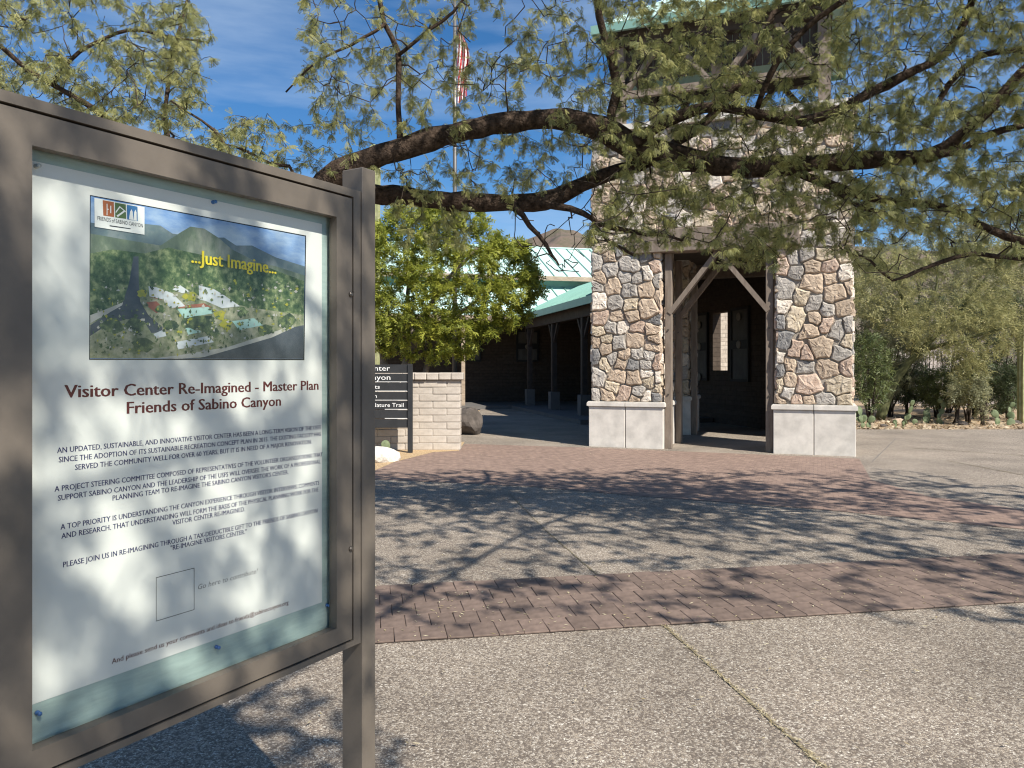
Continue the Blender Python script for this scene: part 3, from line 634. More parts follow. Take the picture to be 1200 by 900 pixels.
# masonry above the openings
up = MB(); 
for a in ((.075, TWD - .075, .075, .35), (.075, TWD - .075, TWD - .35, TWD - .075), (.075, .35, .352, TWD - .352), (TWD - .35, TWD - .075, .352, TWD - .352)):
    up.frame(T0, TU, TV, SZ, *a, SH + .424, TOP - .06)
up = up.build('upper_masonry', K['mortar'], tower)
uh = TOP - SH - .5
stone_face(up, TWD - 2 * i_, uh, lambda x, z, h: TT(i_ + x, i_ + .03 - h, SH + .43 + z), .31, 61)
stone_face(up, TWD - 2 * i_, uh, lambda x, z, h: TT(TWD - i_ - .03 + h, i_ + x, SH + .43 + z), .30, 62, False)
stone_face(up, TWD - 2 * i_, uh, lambda x, z, h: TT(i_ + .03 - h, TWD - i_ - x, SH + .43 + z), .30, 63, False)
stone_face(up, TWD - 2 * i_, uh, lambda x, z, h: TT(TWD - i_ - x, TWD - i_ - .03 + h, SH + .43 + z), .30, 64, False)
cp = MB()
for a in ((-.05, TWD + .05, -.05, .42), (-.05, TWD + .05, TWD - .42, TWD + .05), (-.05, .42, .422, TWD - .422), (TWD - .42, TWD + .05, .422, TWD - .422)): cp.frame(T0, TU, TV, SZ, *a, TOP - .06, TOP + .05)
cp.build('coping', K['conc'], tower)
MB().frame(T0, TU, TV, SZ, .36, TWD - .36, .36, TWD - .36, SH + .30, SH + .40).build('ceiling', K['darkwood'], tower)
# timber lintels over the four openings, bolts on the front one
for nm, a in (('f', (PW - .55, 3.49 + .45, -.045, .30)), ('b', (PW - .55, 3.49 + .45, TWD - .30, TWD + .03)), ('l', (-.03, .30, PD - .4, TWD - PD + .4)), ('r', (TWD - .30, TWD + .03, PD - .4, TWD - PD + .4))):
    o = MB().frame(T0, TU, TV, SZ, *a, SH - .01, SH + .425).build('lintel', K['wood'], tower, bevel=.012)
    if nm == 'f':
        for u in (1.15, 1.42, 3.42, 3.78):
            c = TT(u, -.045, SH + .2); MB().tube([c, c - TV * .012, c - TV * .02], [.03, .03, .014], 8).build('bolt', K['black'], o)
# portal frames: posts at the jambs with knee braces
for v in (.20, PD - .08):
    for sgn, u in ((1, PW + .075), (-1, 3.49 - .075)):
        pst = MB().frame(T0, TU, TV, SZ, u - .065, u + .065, v - .07, v + .07, 0, SH - .012).build('portal_post', K['wood'], tower, bevel=.008)
        for zz in (1.05, 2.3):
            c = TT(u, v - .07, zz); MB().tube([c, c - TV * .02], [.018, .018], 8).build('bolt', K['steel'], pst)
        a, b = TT(u + sgn * .02, v, 2.62), TT(u + sgn * .95, v, SH + .0)
        MB().bar(a, b, .09, .17, side=TV).build('knee_brace', K['wood'], tower)
for u in (PW + .075, 3.49 - .075):
    MB().frame(T0, TU, TV, SZ, u - .065, u + .065, TWD - PD + .02, TWD - PD + .16, 0, SH - .012).build('portal_post', K['wood'], tower, bevel=.008)
# belfry
b0, b1 = .40, TWD - .40; c0, c1 = .40, TWD - .75; ZE = 8.02
for u in (b0, b1 - .22):
    for v in (c0, c1 - .22): MB().frame(T0, TU, TV, SZ, u, u + .22, v, v + .22, TOP - .05, ZE).build('belfry_post', K['wood'], tower)
um = (b0 + b1) / 2
for v in (c0 + .01, c1 - .21): MB().frame(T0, TU, TV, SZ, um - .1, um + .1, v, v + .2, TOP - .05, ZE - .02).build('belfry_post', K['darkwood'], tower)
for nm, a in (('f', (b0 - .02, b1 + .02, c0 - .03, c0 + .20)), ('b', (b0 - .02, b1 + .02, c1 - .20, c1 + .03)), ('l', (b0 - .03, b0 + .20, c0 + .202, c1 - .202)), ('r', (b1 - .20, b1 + .03, c0 + .202, c1 - .202))):
    MB().frame(T0, TU, TV, SZ, *a, ZE, ZE + .32).build('eave_beam', K['darkwood'], tower)
    MB().frame(T0, TU, TV, SZ, a[0] + .04, a[1] - .04, a[2] + .06, a[3] - .06, TOP + .72, TOP + .86).build('rail', K['wood'], tower) if nm in 'fb' else None
    # boarding between the rail and the eave
bw_ = (b1 - b0 - .44) / 26
for k in range(26):
    MB().frame(T0, TU, TV, SZ, b0 + .22 + k * bw_ + .004, b0 + .22 + (k + 1) * bw_ - .004, c0 + .13, c0 + .155, TOP + 1.05, ZE).build('boarding', K['darkwood'], tower)
for u0, u1 in ((b0 + .2, b0 + .95), (um - .1, um - .85), (um + .1, um + .85), (b1 - .2, b1 - .95)):
    MB().bar(TT(u0, c0 + .06, TOP + .80), TT(u1, c0 + .06, ZE + .02), .10, .15, side=TV).build('brace', K['wood'], tower)
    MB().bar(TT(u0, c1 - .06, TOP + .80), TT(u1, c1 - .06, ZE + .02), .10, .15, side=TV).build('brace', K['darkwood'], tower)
ov = .34; r0, r1, s0, s1 = b0 - ov, b1 + ov, c0 - ov, c1 + ov; rc = ((r0 + r1) / 2, (s0 + s1) / 2); AP = ZE + .36 + 1.65; zr = ZE + .36
rf = MB(); cs_ = [(r0, s0), (r1, s0), (r1, s1), (r0, s1)]
rf.add([TT(*q, zr) for q in cs_] + [TT(*q, zr - .04) for q in cs_] + [TT(*rc, AP), TT(*rc, AP - .06)], [(0, 1, 8), (1, 2, 8), (2, 3, 8), (3, 0, 8), (5, 4, 9), (6, 5, 9), (7, 6, 9), (4, 7, 9)])
rf = rf.build('roof', K['roof'], tower)
eb = MB()
for a in ((r0 - .03, r1 + .03, s0 - .035, s0 - .002), (r0 - .03, r1 + .03, s1 + .002, s1 + .035), (r0 - .03, r0 - .001, s0, s1), (r1 + .001, r1 + .03, s0, s1)): eb.frame(T0, TU, TV, SZ, *a, zr - .16, zr + .012)
eb.build('fascia', K['rooftrim'], rf)
for side in range(4):
    a, b = np.array(cs_[side]), np.array(cs_[(side + 1) % 4]); n = 9
    for k in range(1, n):
        t_ = k / n; q = a + (b - a) * t_; f_ = min(t_, 1 - t_) * 2
        top = np.array(rc) * f_ + q * (1 - f_) if False else None
        inw = norm(np.append(np.array(rc) - (a + b) / 2, 0))[:2]; full = np.linalg.norm(np.array(rc) - (a + b) / 2); e = q + inw * full * f_
        MB().bar(TT(*q, zr + .012), TT(*e, zr + (AP - zr) * f_ + .012), .03, .04).build('seam', K['roof'], rf)
settle(tower)

# ---------------------------------------------------------------- visitor centre: two wings meeting in an inside corner
BA = np.array([.974, .225, 0]); BBv = np.array([.225, -.974, 0]); B0 = np.array([.33, 30.0, 0]); EZ, SL = 3.62, .45
def BP(a, b, z): return B0 + BA * a + BBv * b + SZ * z
vc = thing('visitor_center', 'long low block visitor centre with turquoise standing seam roofs and shaded porch', 'building', BP(0, -3.4, 0))
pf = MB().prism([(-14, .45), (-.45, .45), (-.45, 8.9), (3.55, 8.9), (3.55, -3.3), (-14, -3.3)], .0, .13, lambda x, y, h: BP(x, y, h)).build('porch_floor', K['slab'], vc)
def strip(name, pts, m, parent, th=.03):
    "thin sloped panel with thickness"
    n = len(pts); return MB().add(list(pts) + [np.asarray(p) - SZ * th for p in pts], [tuple(range(n)), tuple(range(2 * n - 1, n - 1, -1))] + [(i, n + i, n + (i + 1) % n, (i + 1) % n) for i in range(n)]).build(name, m, parent)
RUN = 3.35; PWD = .6
roofL = MB().prism([(-14, .0), (-.02, -.02), (RUN, -RUN), (-14, -RUN)], 0, .02, lambda x, y, h: BP(x, y, EZ - .05 + h - y * SL)).build('lower_roof', K['rooftrim'], vc)
k = 0
while True:                                               # left wing, panels running up from the eave
    a1 = RUN - k * PWD; a0 = a1 - PWD
    if a0 < -14: break
    y0, y1 = (-max(a0, 0), -max(a1, 0))
    pts = [BP(a0 + .006, y0, EZ - y0 * SL), BP(a1 - .006, y1, EZ - y1 * SL), BP(a1 - .006, -RUN, EZ + RUN * SL), BP(a0 + .006, -RUN, EZ + RUN * SL)]
    if a0 < 0 < a1: pts = pts[:1] + [BP(0, 0, EZ)] + pts[1:]
    if RUN + y0 > .05 or RUN + y1 > .05:
        pn = strip('roof_panel', pts, K['roof'], roofL)
        if RUN + y0 > .1: MB().bar(BP(a0, y0, EZ - y0 * SL + .025), BP(a0, -RUN, EZ + RUN * SL + .025), .03, .05).build('seam', K['rooftrim'], roofL)
    k += 1
roofR = MB().prism([(.02, -.0), (.0, 10.6), (RUN, 10.6), (RUN, -RUN)], 0, .02, lambda x, y, h: BP(x, y, EZ - .05 + h + x * SL)).build('lower_roof', K['rooftrim'], vc)
k = 0
while True:                                               # right wing
    b0_ = -RUN + k * PWD; b1_ = b0_ + PWD
    if b1_ > 10.6: break
    x0, x1 = max(-b0_, 0), max(-b1_, 0)
    pts = [BP(x0, b0_ + .006, EZ + x0 * SL), BP(x1, b1_ - .006, EZ + x1 * SL), BP(RUN, b1_ - .006, EZ + RUN * SL), BP(RUN, b0_ + .006, EZ + RUN * SL)]
    if x1 < RUN - .05:
        strip('roof_panel', pts, K['roof'], roofR); MB().bar(BP(x1, b1_, EZ + x1 * SL + .025), BP(RUN, b1_, EZ + RUN * SL + .025), .03, .05).build('seam', K['rooftrim'], roofR)
    k += 1
MB().frame(B0, BA, BBv, SZ, -14, -.12, .0, .05, EZ - .24, EZ - .005).build('fascia', K['fascia'], vc)
MB().frame(B0, BA, BBv, SZ, -.06, -.005, -.1, 10.6, EZ - .22, EZ + .005).build('fascia', K['rooftrim'], vc)
MB().frame(B0, BA, BBv, SZ, .25, .45, -.2, 10.5, EZ - .50, EZ - .17).build('porch_beam', K['darkwood'], vc)
MB().frame(B0, BA, BBv, SZ, -14, .2, -.45, -.25, EZ - .46, EZ - .13).build('porch_beam', K['darkwood'], vc)
# clerestory wall and upper roof of the left wing
MB().frame(B0, BA, BBv, SZ, -14, 7, -3.7, -RUN - .01, EZ + RUN * SL - .3, EZ + RUN * SL + .46).build('clerestory', K['rooftrim'], vc)
UE, UB = EZ + RUN * SL + .42, -2.85; URUN = 4.2
MB().frame(B0, BA, BBv, SZ, -14, 7, UB, UB + .05, UE - .19, UE + .0).build('fascia', K['fascia'], vc)
ur = MB().prism([(-14, UB), (7, UB), (7, UB - URUN), (-14, UB - URUN)], 0, .02, lambda x, y, h: BP(x, y, UE - .06 + h + (UB - y) * SL)).build('upper_roof', K['rooftrim'], vc)
for k in range(35):
    a0 = -14 + k * PWD
    strip('roof_panel', [BP(a0 + .006, UB, UE), BP(a0 + PWD - .006, UB, UE), BP(a0 + PWD - .006, UB - URUN, UE + URUN * SL), BP(a0 + .006, UB - URUN, UE + URUN * SL)], K['roof'], ur)
    MB().bar(BP(a0, UB, UE + .025), BP(a0, UB - URUN, UE + URUN * SL + .025), .03, .05).build('seam', K['rooftrim'], ur)
MB().add([BP(-14, UB - URUN, UE + URUN * SL), BP(7, UB - URUN, UE + URUN * SL), BP(7, UB - 2 * URUN, UE), BP(-14, UB - 2 * URUN, UE)], [(0, 1, 2, 3)]).build('rear_roof', K['roof'], vc)
MB().frame(B0, BA, BBv, SZ, -14, 7, UB - URUN - .1, UB - URUN + .1, UE + URUN * SL - .01, UE + URUN * SL + .05).build('ridge_cap', K['roof'], vc)
# walls
def bwall(name, a0, a1, b0_, b1_, z0, z1):
    o = MB().box(0, a1 - a0, 0, b1_ - b0_, z0, z1).build(name, K['wallblk'], vc)
    o.matrix_basis = Matrix(((BA[0], BBv[0] * -1, 0, 0), (BA[1], -BBv[1], 0, 0), (0, 0, 1, 0), (0, 0, 0, 1))).to_4x4(); p = BP(a0, b1_, 0); o.location = p; return o
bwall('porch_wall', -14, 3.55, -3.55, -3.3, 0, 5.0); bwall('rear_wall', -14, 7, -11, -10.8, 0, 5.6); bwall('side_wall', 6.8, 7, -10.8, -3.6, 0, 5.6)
WA = 3.6
def wingwall(b0_, b1_, z0, z1):
    o = MB().box(0, b1_ - b0_, 0, .25, z0, z1).build('wing_wall', K['wallblk'], vc)
    o.matrix_basis = Matrix(((BBv[0], BA[0], 0, 0), (BBv[1], BA[1], 0, 0), (0, 0, 1, 0), (0, 0, 0, 1))); o.location = BP(WA, b0_, 0)
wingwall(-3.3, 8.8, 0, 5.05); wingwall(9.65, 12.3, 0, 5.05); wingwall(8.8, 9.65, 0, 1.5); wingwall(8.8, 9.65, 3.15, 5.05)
o = MB().box(0, 4.2, 0, .25, 0, 3.6).build('outer_wall', brick_mat('sunlit_block_field', (.42, .36, .30), (.48, .42, .355), (.30, .26, .22), 2.0, vertical=True, bw=1.0, rh=.27, msize=.014), vc)  # same blocks in a paler, sunlit colour
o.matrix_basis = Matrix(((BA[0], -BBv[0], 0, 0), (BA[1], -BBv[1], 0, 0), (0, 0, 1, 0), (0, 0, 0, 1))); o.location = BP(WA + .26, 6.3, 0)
MB().frame(B0, BA, BBv, SZ, RUN - .02, WA + .35, -3.3, 10.75, EZ + RUN * SL - .05, EZ + RUN * SL + .04).build('ridge_cap', K['roof'], vc)  # added board, stops sun leaking in over the wing wall
MB().frame(B0, BA, BBv, SZ, 1.2, WA + .2, 10.62, 12.2, 4.24, 4.32).build('light_stop_roof', K['darkwood'], vc)  # added flat roof, keeps sky light out of the passage
bwall('sun_screen_wall', .3, 1.9, 10.45, 10.6, 0, 4.3)  # added wall, screens the porch from a patch of sun
# porch posts with forked braces
for t_ in (.1, 3.5, 6.8, 9.9):
    p = BP(.35, t_, 0)
    MB().frame(p, BA, BBv, SZ, -.085, .085, -.085, .085, .13, EZ - .5).build('porch_post', K['darkwood'], vc)
    MB().frame(p, BA, BBv, SZ, -.16, .16, -.16, .16, .12, .75).build('post_base', K['slab'], vc)
    for s_ in (-1, 1): MB().bar(p + SZ * (EZ - 1.15) + BBv * s_ * .06, p + SZ * (EZ - .5) + BBv * s_ * .55, .09, .09, side=BA).build('post_brace', K['darkwood'], vc)
for a in (-2.25, -6, -10):
    p = BP(a, -.12, 0); MB().frame(p, BA, BBv, SZ, -.07, .07, -.07, .07, .0, EZ - .24).build('porch_post', K['fascia'], vc)
settle(vc)
# framed display panels on the porch walls, an amber form painted as a warm reflection
def display(label, o, ex, n, w_, z0, z1, discs):
    d = thing('display_panel', label, 'display', o)
    fr = MB()
    for a in ((-w_ / 2, w_ / 2, z1 - .07, z1), (-w_ / 2, w_ / 2, z0, z0 + .07), (-w_ / 2, -w_ / 2 + .07, z0 + .07, z1 - .07), (w_ / 2 - .07, w_ / 2, z0 + .07, z1 - .07), (-w_ / 2 + .07, w_ / 2 - .07, (z0 + z1) / 2 - .12, (z0 + z1) / 2 + .12)): fr.frame(o, ex, SZ, n, *a, .004, .07)
    fr.build('frame', K['charcoal'], d)
    for a in ((z0 + .07, (z0 + z1) / 2 - .12), ((z0 + z1) / 2 + .12, z1 - .07)):
        sh = MB().frame(o, ex, SZ, n, -w_ / 2 + .07, w_ / 2 - .07, *a, .004, .035).build('sheet', K['panel'], d)
        for k in (-1, 1): MB().frame(o, ex, SZ, n, k * w_ * .3 - .07, k * w_ * .3 + .07, a[0] + .06, a[1] - .06, .036, .04).build('printed_column', K['slab'], sh)
    for zz in discs:
        c = np.asarray(o) + SZ * zz + n * .07; MB().tube([c, c + n * .02, c + n * .03], [.11, .11, .07], 16).build('medallion', K['brass'], d)
    settle(d)
display('framed display panel with round medallion on the shaded porch wall', BP(-1.45, -3.29, 0), BA, BBv, 1.0, 1.85, 3.2, (2.5,))
display('second framed display panel further right on the shaded porch wall', BP(1.1, -3.29, 0), BA, BBv, 1.0, 1.85, 3.2, (2.5,))
display('tall display panel right of the slit window seen through the archway', BP(WA - .005, 10.4, 0), BBv, -BA, .95, 1.2, 3.2, (2.95, 2.2))
display('tall display panel left of the slit window seen through the archway', BP(WA - .005, 8.1, 0), BBv, -BA, .95, 1.2, 3.2, (2.85, 2.2, 1.3))
lm = thing('reflection_form', 'amber hanging form added for a warm reflection in the dark porch', 'warm_reflection', BP(1.3, 4.2, 2.75))
c = BP(1.3, 4.2, 2.75); MB().tube([c, c + SZ * .1, c + SZ * .26, c + SZ * .34], [.05, .17, .20, .06], 14).build('shade', K['warm_reflection'], lm, smooth=True); MB().tube([c + SZ * .34, c + SZ * 1.45], [.012, .012], 6).build('rod', K['black'], lm); settle(lm)
hd = thing('dispenser_post', 'small pale post with round knob by the porch', 'post', BP(.9, 7.0, .13))
p = BP(.9, 7.0, .13); MB().frame(p, BA, BBv, SZ, -.03, .03, -.03, .03, 0, .5).build('stem', K['charcoal'], hd); MB().frame(p, BA, BBv, SZ, -.035, .035, -.035, .035, .502, 1.15).build('handle', K['conc'], hd, bevel=.01)
c = p + SZ * .6 - BA * .07; MB().tube([c - BBv * .02, c + BBv * .02], [.07, .07], 14).build('knob', K['conc'], hd); settle(hd)

# ---------------------------------------------------------------- plants
def catmull(pts, step):
    "pts: (n, 4) position + radius -> smooth resampled curve"
    p = np.asarray(pts, float); p = np.vstack([2 * p[0] - p[1], p, 2 * p[-1] - p[-2]]); res = []
    for i in range(1, len(p) - 2):
        a, b, c, d = p[i - 1:i + 3]; n = max(2, int(np.linalg.norm(c[:3] - b[:3]) / step))
        for k in range(n):
            t = k / n; res.append(.5 * ((2 * b) + (-a + c) * t + (2 * a - 5 * b + 4 * c - d) * t * t + (-a + 3 * b - 3 * c + d) * t ** 3))
    res.append(p[-2]); res = np.array(res); res[:, 3] = np.maximum(res[:, 3], .001); return res

class Tubes:
    "many open tubes of quads, collected as arrays and built as one mesh"
    def __init__(s): s.v = []; s.f = []; s.n = 0
    def tube(s, pts, rad, sides=4, cap=False):
        n = len(pts); t = np.gradient(pts, axis=0); t /= np.linalg.norm(t, axis=1, keepdims=True) + 1e-9
        ref = np.array([0.31, 0.17, 0.93]) if abs(t[:, 2]).mean() < 0.75 else np.array([0.95, 0.21, 0.2])
        n1 = np.cross(t, ref); n1 /= np.linalg.norm(n1, axis=1, keepdims=True) + 1e-9; n2 = np.cross(t, n1); a = np.arange(sides) / sides * 2 * math.pi
        s.v.append((pts[:, None, :] + (n1[:, None, :] * np.cos(a)[None, :, None] + n2[:, None, :] * np.sin(a)[None, :, None]) * rad[:, None, None]).reshape(-1, 3))
        i, j = np.meshgrid(np.arange(n - 1), np.arange(sides), indexing='ij'); k = (j + 1) % sides
        s.f.append((np.stack([i * sides + j, i * sides + k, (i + 1) * sides + k, (i + 1) * sides + j], -1) + s.n).reshape(-1, 4)); s.n += n * sides
    def build(s, name, m, parent, **kw):
        V = np.vstack(s.v); Fc = np.vstack(s.f); me = bpy.data.meshes.new(name)
        me.vertices.add(len(V)); me.vertices.foreach_set('co', V.astype(np.float32).ravel()); me.loops.add(Fc.size); me.loops.foreach_set('vertex_index', Fc.astype(np.int32).ravel())
        me.polygons.add(len(Fc)); me.polygons.foreach_set('loop_start', np.arange(len(Fc), dtype=np.int32) * 4); me.update(calc_edges=True); me.materials.append(m); me.shade_smooth()
        o = bpy.data.objects.new(name, me); C.objects.link(o); o.parent = parent; o['kind'] = 'stuff'; return o

class Plant:
    kmin = 2
    def __init__(s, seed): s.r = np.random.default_rng(seed); s.pos = []; s.rad = []; s.wood = MB(); s.twig = Tubes(); s.spots = []; s.dirs = []
    def limb(s, pts, step=.1, sides=10, jit=.010, rough=.05):
        c = catmull(pts, step); n = len(c)
        w_ = np.cumsum(s.r.normal(0, jit, (n, 3)), axis=0); w_ -= np.linspace(0, 1, n)[:, None] * w_[-1]; c[:, :3] += w_ * .5
        rad = c[:, 3] * (1 + .07 * np.sin(np.arange(n) * .9 + s.r.uniform(0, 6)) + s.r.normal(0, .03, n))
        s.wood.tube(c[:, :3], rad, sides, rough=rough); s.pos.append(c[:, :3]); s.rad.append(rad); return c
    def grow(s, targets, seglen=.09, droop=.12, jit=.02, r0=.006, k0=.010, tip=.0016, sides=4, leafy=.65, spacing=.035, maxlen=3.0, rthick=.55, leaves=True):
        pos = np.vstack(s.pos); rad = np.concatenate(s.rad); cap = len(pos) + len(targets) * 60
        PB = np.zeros((cap, 3)); RB = np.zeros(cap); n = len(pos); PB[:n] = pos; RB[:n] = rad
        d0 = np.array([np.min(np.linalg.norm(pos - t, axis=1)) for t in targets]); order = np.argsort(d0)
        for ti in order:
            t = targets[ti]; dv = PB[:n] - t; d = np.linalg.norm(dv, axis=1) * (1 + .25 * (RB[:n] < .003)); i = int(np.argmin(d))
            a = PB[i].copy(); l = np.linalg.norm(t - a)
            if l < .06 or l > maxlen: continue
            m = max(3, int(l / seglen)); u = np.linspace(0, 1, m + 1)[:, None]
            side = s.r.normal(0, .16 * l, 3); up_ = np.array([0, 0, droop * l])
            c = a + (t - a) * u + (side + up_) * (u * (1 - u)) * 2 + np.vstack([np.zeros(3), s.r.normal(0, jit, (m, 3))]) * np.sqrt(u)
            rb = min(RB[i] * rthick, r0 * .4 + k0 * l); rb = max(rb, tip * 1.1); rr = rb + (tip - rb) * u[:, 0] ** .8
            s.twig.tube(c, rr, sides, cap=False)
            PB[n:n + m] = c[1:]; RB[n:n + m] = rr[1:]; n += m
            if leaves:
                k = max(s.kmin, int(l * leafy / spacing)); tt = 1 - leafy * s.r.uniform(0, 1, k)
                idx = np.clip(tt * m, 0, m - 1e-6); f = np.floor(idx).astype(int); fr_ = (idx - f)[:, None]
                s.spots.append(c[f] * (1 - fr_) + c[f + 1] * fr_); s.dirs.append(c[f + 1] - c[f])
        s.pos = [PB[:n]]; s.rad = [RB[:n]]
    def leaves(s, name, template, scale, m, parent, droop=.5, spread=1.0, keep=1.0):
        Pt = np.vstack(s.spots); D = np.vstack(s.dirs)
        if keep < 1: sel = s.r.random(len(Pt)) < keep; Pt, D = Pt[sel], D[sel]
        n = len(Pt); D = D / (np.linalg.norm(D, axis=1, keepdims=True) + 1e-9)
        X = D * .4 + s.r.normal(0, spread * .6, (n, 3)) + np.array([0, 0, -droop]); X /= np.linalg.norm(X, axis=1, keepdims=True)
        Zr = s.r.normal(0, .55, (n, 3)) + np.array([.1, -.1, 1.0]); Y = np.cross(Zr, X); Y /= np.linalg.norm(Y, axis=1, keepdims=True) + 1e-9; Z = np.cross(X, Y)
        sc = (scale * s.r.uniform(.55, 1.3, n))[:, None, None, None]
        V = template[None] * sc                                    # (n, q, 4, 3)
        W = V[..., 0:1] * X[:, None, None, :] + V[..., 1:2] * Y[:, None, None, :] + V[..., 2:3] * Z[:, None, None, :] + Pt[:, None, None, :]
        q_ = template.shape[0]; rnd = np.clip(np.repeat(s.r.random(n), q_) * .8 + s.r.random(n * q_) * .2, 0, 1)
        return quads_mesh(name, W.reshape(-1, 3, 3), m, parent, rnd, 3)

def leaflet(c, d, ln, wd, z=0.0):
    "one leaflet, a slim triangle"
    d = np.append(norm(np.append(d, 0))[:2], 0); e = np.array([-d[1], d[0], 0]); c = np.array([*c, z])
    return np.array([c - d * ln * .1, c + d * ln * .45 + e * wd * .9 + SZ * ln * .06, c + d * ln - e * wd * .25 - SZ * ln * .05])
def mesquite_leaf(pairs=6, ln=.0195, wd=.0078, pin=.068):
    qs = []
    for s_ in (-1, 1):
        ax = norm((1, s_ * .42, 0)); b = np.array([.018, 0, 0])
        for k in range(pairs):
            p = b + ax * pin * (k + .6) / pairs; p[2] = -.012 * (k / pairs) ** 2; tl = ln * (1 - .35 * abs(k / pairs - .4))
            for t_ in (-1, 1):
                dd = ax * .45 + np.array([-ax[1], ax[0], 0]) * t_; qs.append(leaflet(p[:2], dd[:2], tl, wd, p[2]))
    return np.array(qs)
def small_sprig(n=7, ln=.03, wd=.012, lg=.09):
    qs = []; r_ = np.random.default_rng(3)
    for k in range(n):
        a = r_.uniform(-1.2, 1.2); qs.append(leaflet((lg * k / n, 0), np.array([math.cos(a) * .8, (1 if k % 2 else -1) * (.5 + abs(math.sin(a)))]), ln, wd, r_.normal(0, .008)))
    return np.array(qs)
def px_targets(r_, x0, x1, y0, y1, d0, d1, n):
    return [P(r_.uniform(x0, x1), r_.uniform(y0, y1), r_.uniform(d0, d1)) for _ in range(n)]
def limb_px(*pts, k=.84): return [np.append(P(x, y, d), k * r_ * d / F) for x, y, d, r_ in pts]

# --- the big mesquite whose limbs cross the picture
ms = thing('mesquite_tree', 'big mesquite with dark twisting limbs and feathery leaves arching over the plaza', 'tree', (-2.35, 6.75, 0))
M1 = Plant(5)
trunk = Plant(6); trunk.r = M1.r
base = np.array([-2.4, 6.8, -.1])
M1.limb([np.append(base, .27), (-2.36, 6.78, .6, .215), (-2.25, 6.72, 1.4, .19), np.append(P(302, 335, 6.65), .17)], rough=.06)
M1.limb([(-2.25, 6.72, 1.4, .15)] + limb_px((302, 335, 6.65, 21), (385, 222, 6.6, 18), (440, 192, 6.6, 17), (520, 162, 6.7, 14.5), (600, 144, 6.8, 14), (662, 143, 6.8, 15), (703, 156, 6.85, 16), (742, 178, 6.9, 19), (800, 192, 6.9, 17), (870, 202, 6.9, 14.5), (950, 197, 6.85, 12.5), (1030, 190, 6.8, 11), (1090, 184, 6.75, 10), (1140, 150, 6.5, 8.5), (1200, 88, 6.3, 7.5), (1290, 0, 5.9, 6.5), (1420, -110, 5.4, 5), (1500, -330, 4.4, 4)), rough=.06)
M1.limb([(-2.2, 6.72, 1.6, .13)] + limb_px((318, 335, 6.85, 16), (400, 232, 7.0, 14), (440, 224, 7.0, 13), (520, 229, 7.0, 13), (610, 233, 7.05, 12.5), (655, 228, 7.05, 12), (700, 207, 7.05, 10.5), (765, 188, 7.1, 8), (800, 165, 7.2, 7), (845, 128, 7.3, 6), (885, 62, 7.4, 5), (925, -25, 7.5, 4)), rough=.06)
M1.limb(limb_px((718, 165, 6.85, 8), (716, 130, 6.8, 6.5), (724, 105, 6.8, 6.5), (715, 60, 6.75, 6), (703, 20, 6.7, 5.5), (704, -60, 6.5, 4.5), (730, -200, 6.0, 3.5)), sides=8)
M1.limb(limb_px((738, 172, 6.85, 9), (775, 146, 6.75, 8), (830, 124, 6.7, 7.5), (880, 126, 6.65, 7.5), (948, 137, 6.6, 7.5), (1010, 112, 6.5, 7), (1060, 84, 6.45, 6.5), (1112, 58, 6.4, 5.5), (1142, 0, 6.2, 4.5), (1160, -90, 5.9, 4)) + [(4.3, 4.6, 5.6, .03), (3.6, 2.6, 5.9, .027), (2.6, .6, 5.7, .024), (1.7, -.3, 5.0, .02), (.9, -1.2, 4.6, .012)], sides=9)
M1.limb(limb_px((886, 128, 6.65, 4), (902, 82, 6.5, 4.6), (940, 32, 6.4, 4.4), (985, 0, 6.3, 4), (1060, -50, 6.1, 3.2)), sides=7)
M1.limb(limb_px((930, 200, 6.9, 6), (985, 222, 6.9, 6.5), (1050, 238, 6.9, 6), (1108, 246, 6.8, 5.5), (1160, 271, 6.7, 5.2), (1200, 285, 6.6, 5), (1275, 292, 6.4, 4)), sides=8)
M1.limb(limb_px((1275, 292, 6.4, 4), (1200, 304, 6.4, 3.6), (1142, 298, 6.4, 3.3), (1108, 306, 6.4, 3), (1082, 318, 6.4, 2.7), (1047, 330, 6.4, 2.2), (1020, 306, 6.4, 1.6), (1000, 298, 6.4, 1.2)), sides=6)
M1.limb(limb_px((600, 236, 7.0, 6), (612, 252, 6.9, 4.5), (632, 275, 6.85, 3.4), (648, 297, 6.85, 2.2), (655, 311, 6.85, 1.2)), sides=6, jit=.02)
M1.limb(limb_px((632, 237, 7.0, 5), (680, 248, 6.9, 4.2), (700, 262, 6.9, 3.6), (745, 272, 6.8, 3), (800, 282, 6.7, 2)), sides=6, jit=.02)
M1.limb(limb_px((690, 252, 6.9, 3.5), (712, 282, 6.85, 2.6), (745, 300, 6.8, 1.8)), sides=6, jit=.02)
M1.limb(limb_px((470, 176, 6.65, 4.5), (468, 130, 6.6, 4), (467, 62, 6.55, 3.8), (452, 28, 6.5, 3.4), (440, -30, 6.4, 3), (420, -120, 6.2, 2.2)), sides=7)
M1.limb(limb_px((467, 66, 6.55, 3), (490, 45, 6.5, 2.6), (530, 15, 6.5, 2.2), (560, -20, 6.4, 1.8)), sides=6)
M1.limb(limb_px((452, 28, 6.5, 2.6), (410, 52, 6.4, 2.0), (372, 70, 6.4, 1.6), (335, 108, 6.4, 1.2)), sides=5)
M1.limb(limb_px((1060, 187, 6.75, 6), (1120, 175, 6.6, 5.5), (1175, 152, 6.5, 5), (1260, 135, 6.3, 4)), sides=7)
M1.limb(limb_px((1085, 150, 6.6, 4), (1110, 100, 6.5, 4.4), (1145, 66, 6.4, 4.2), (1200, 55, 6.3, 4), (1280, 20, 6.1, 3)), sides=7)
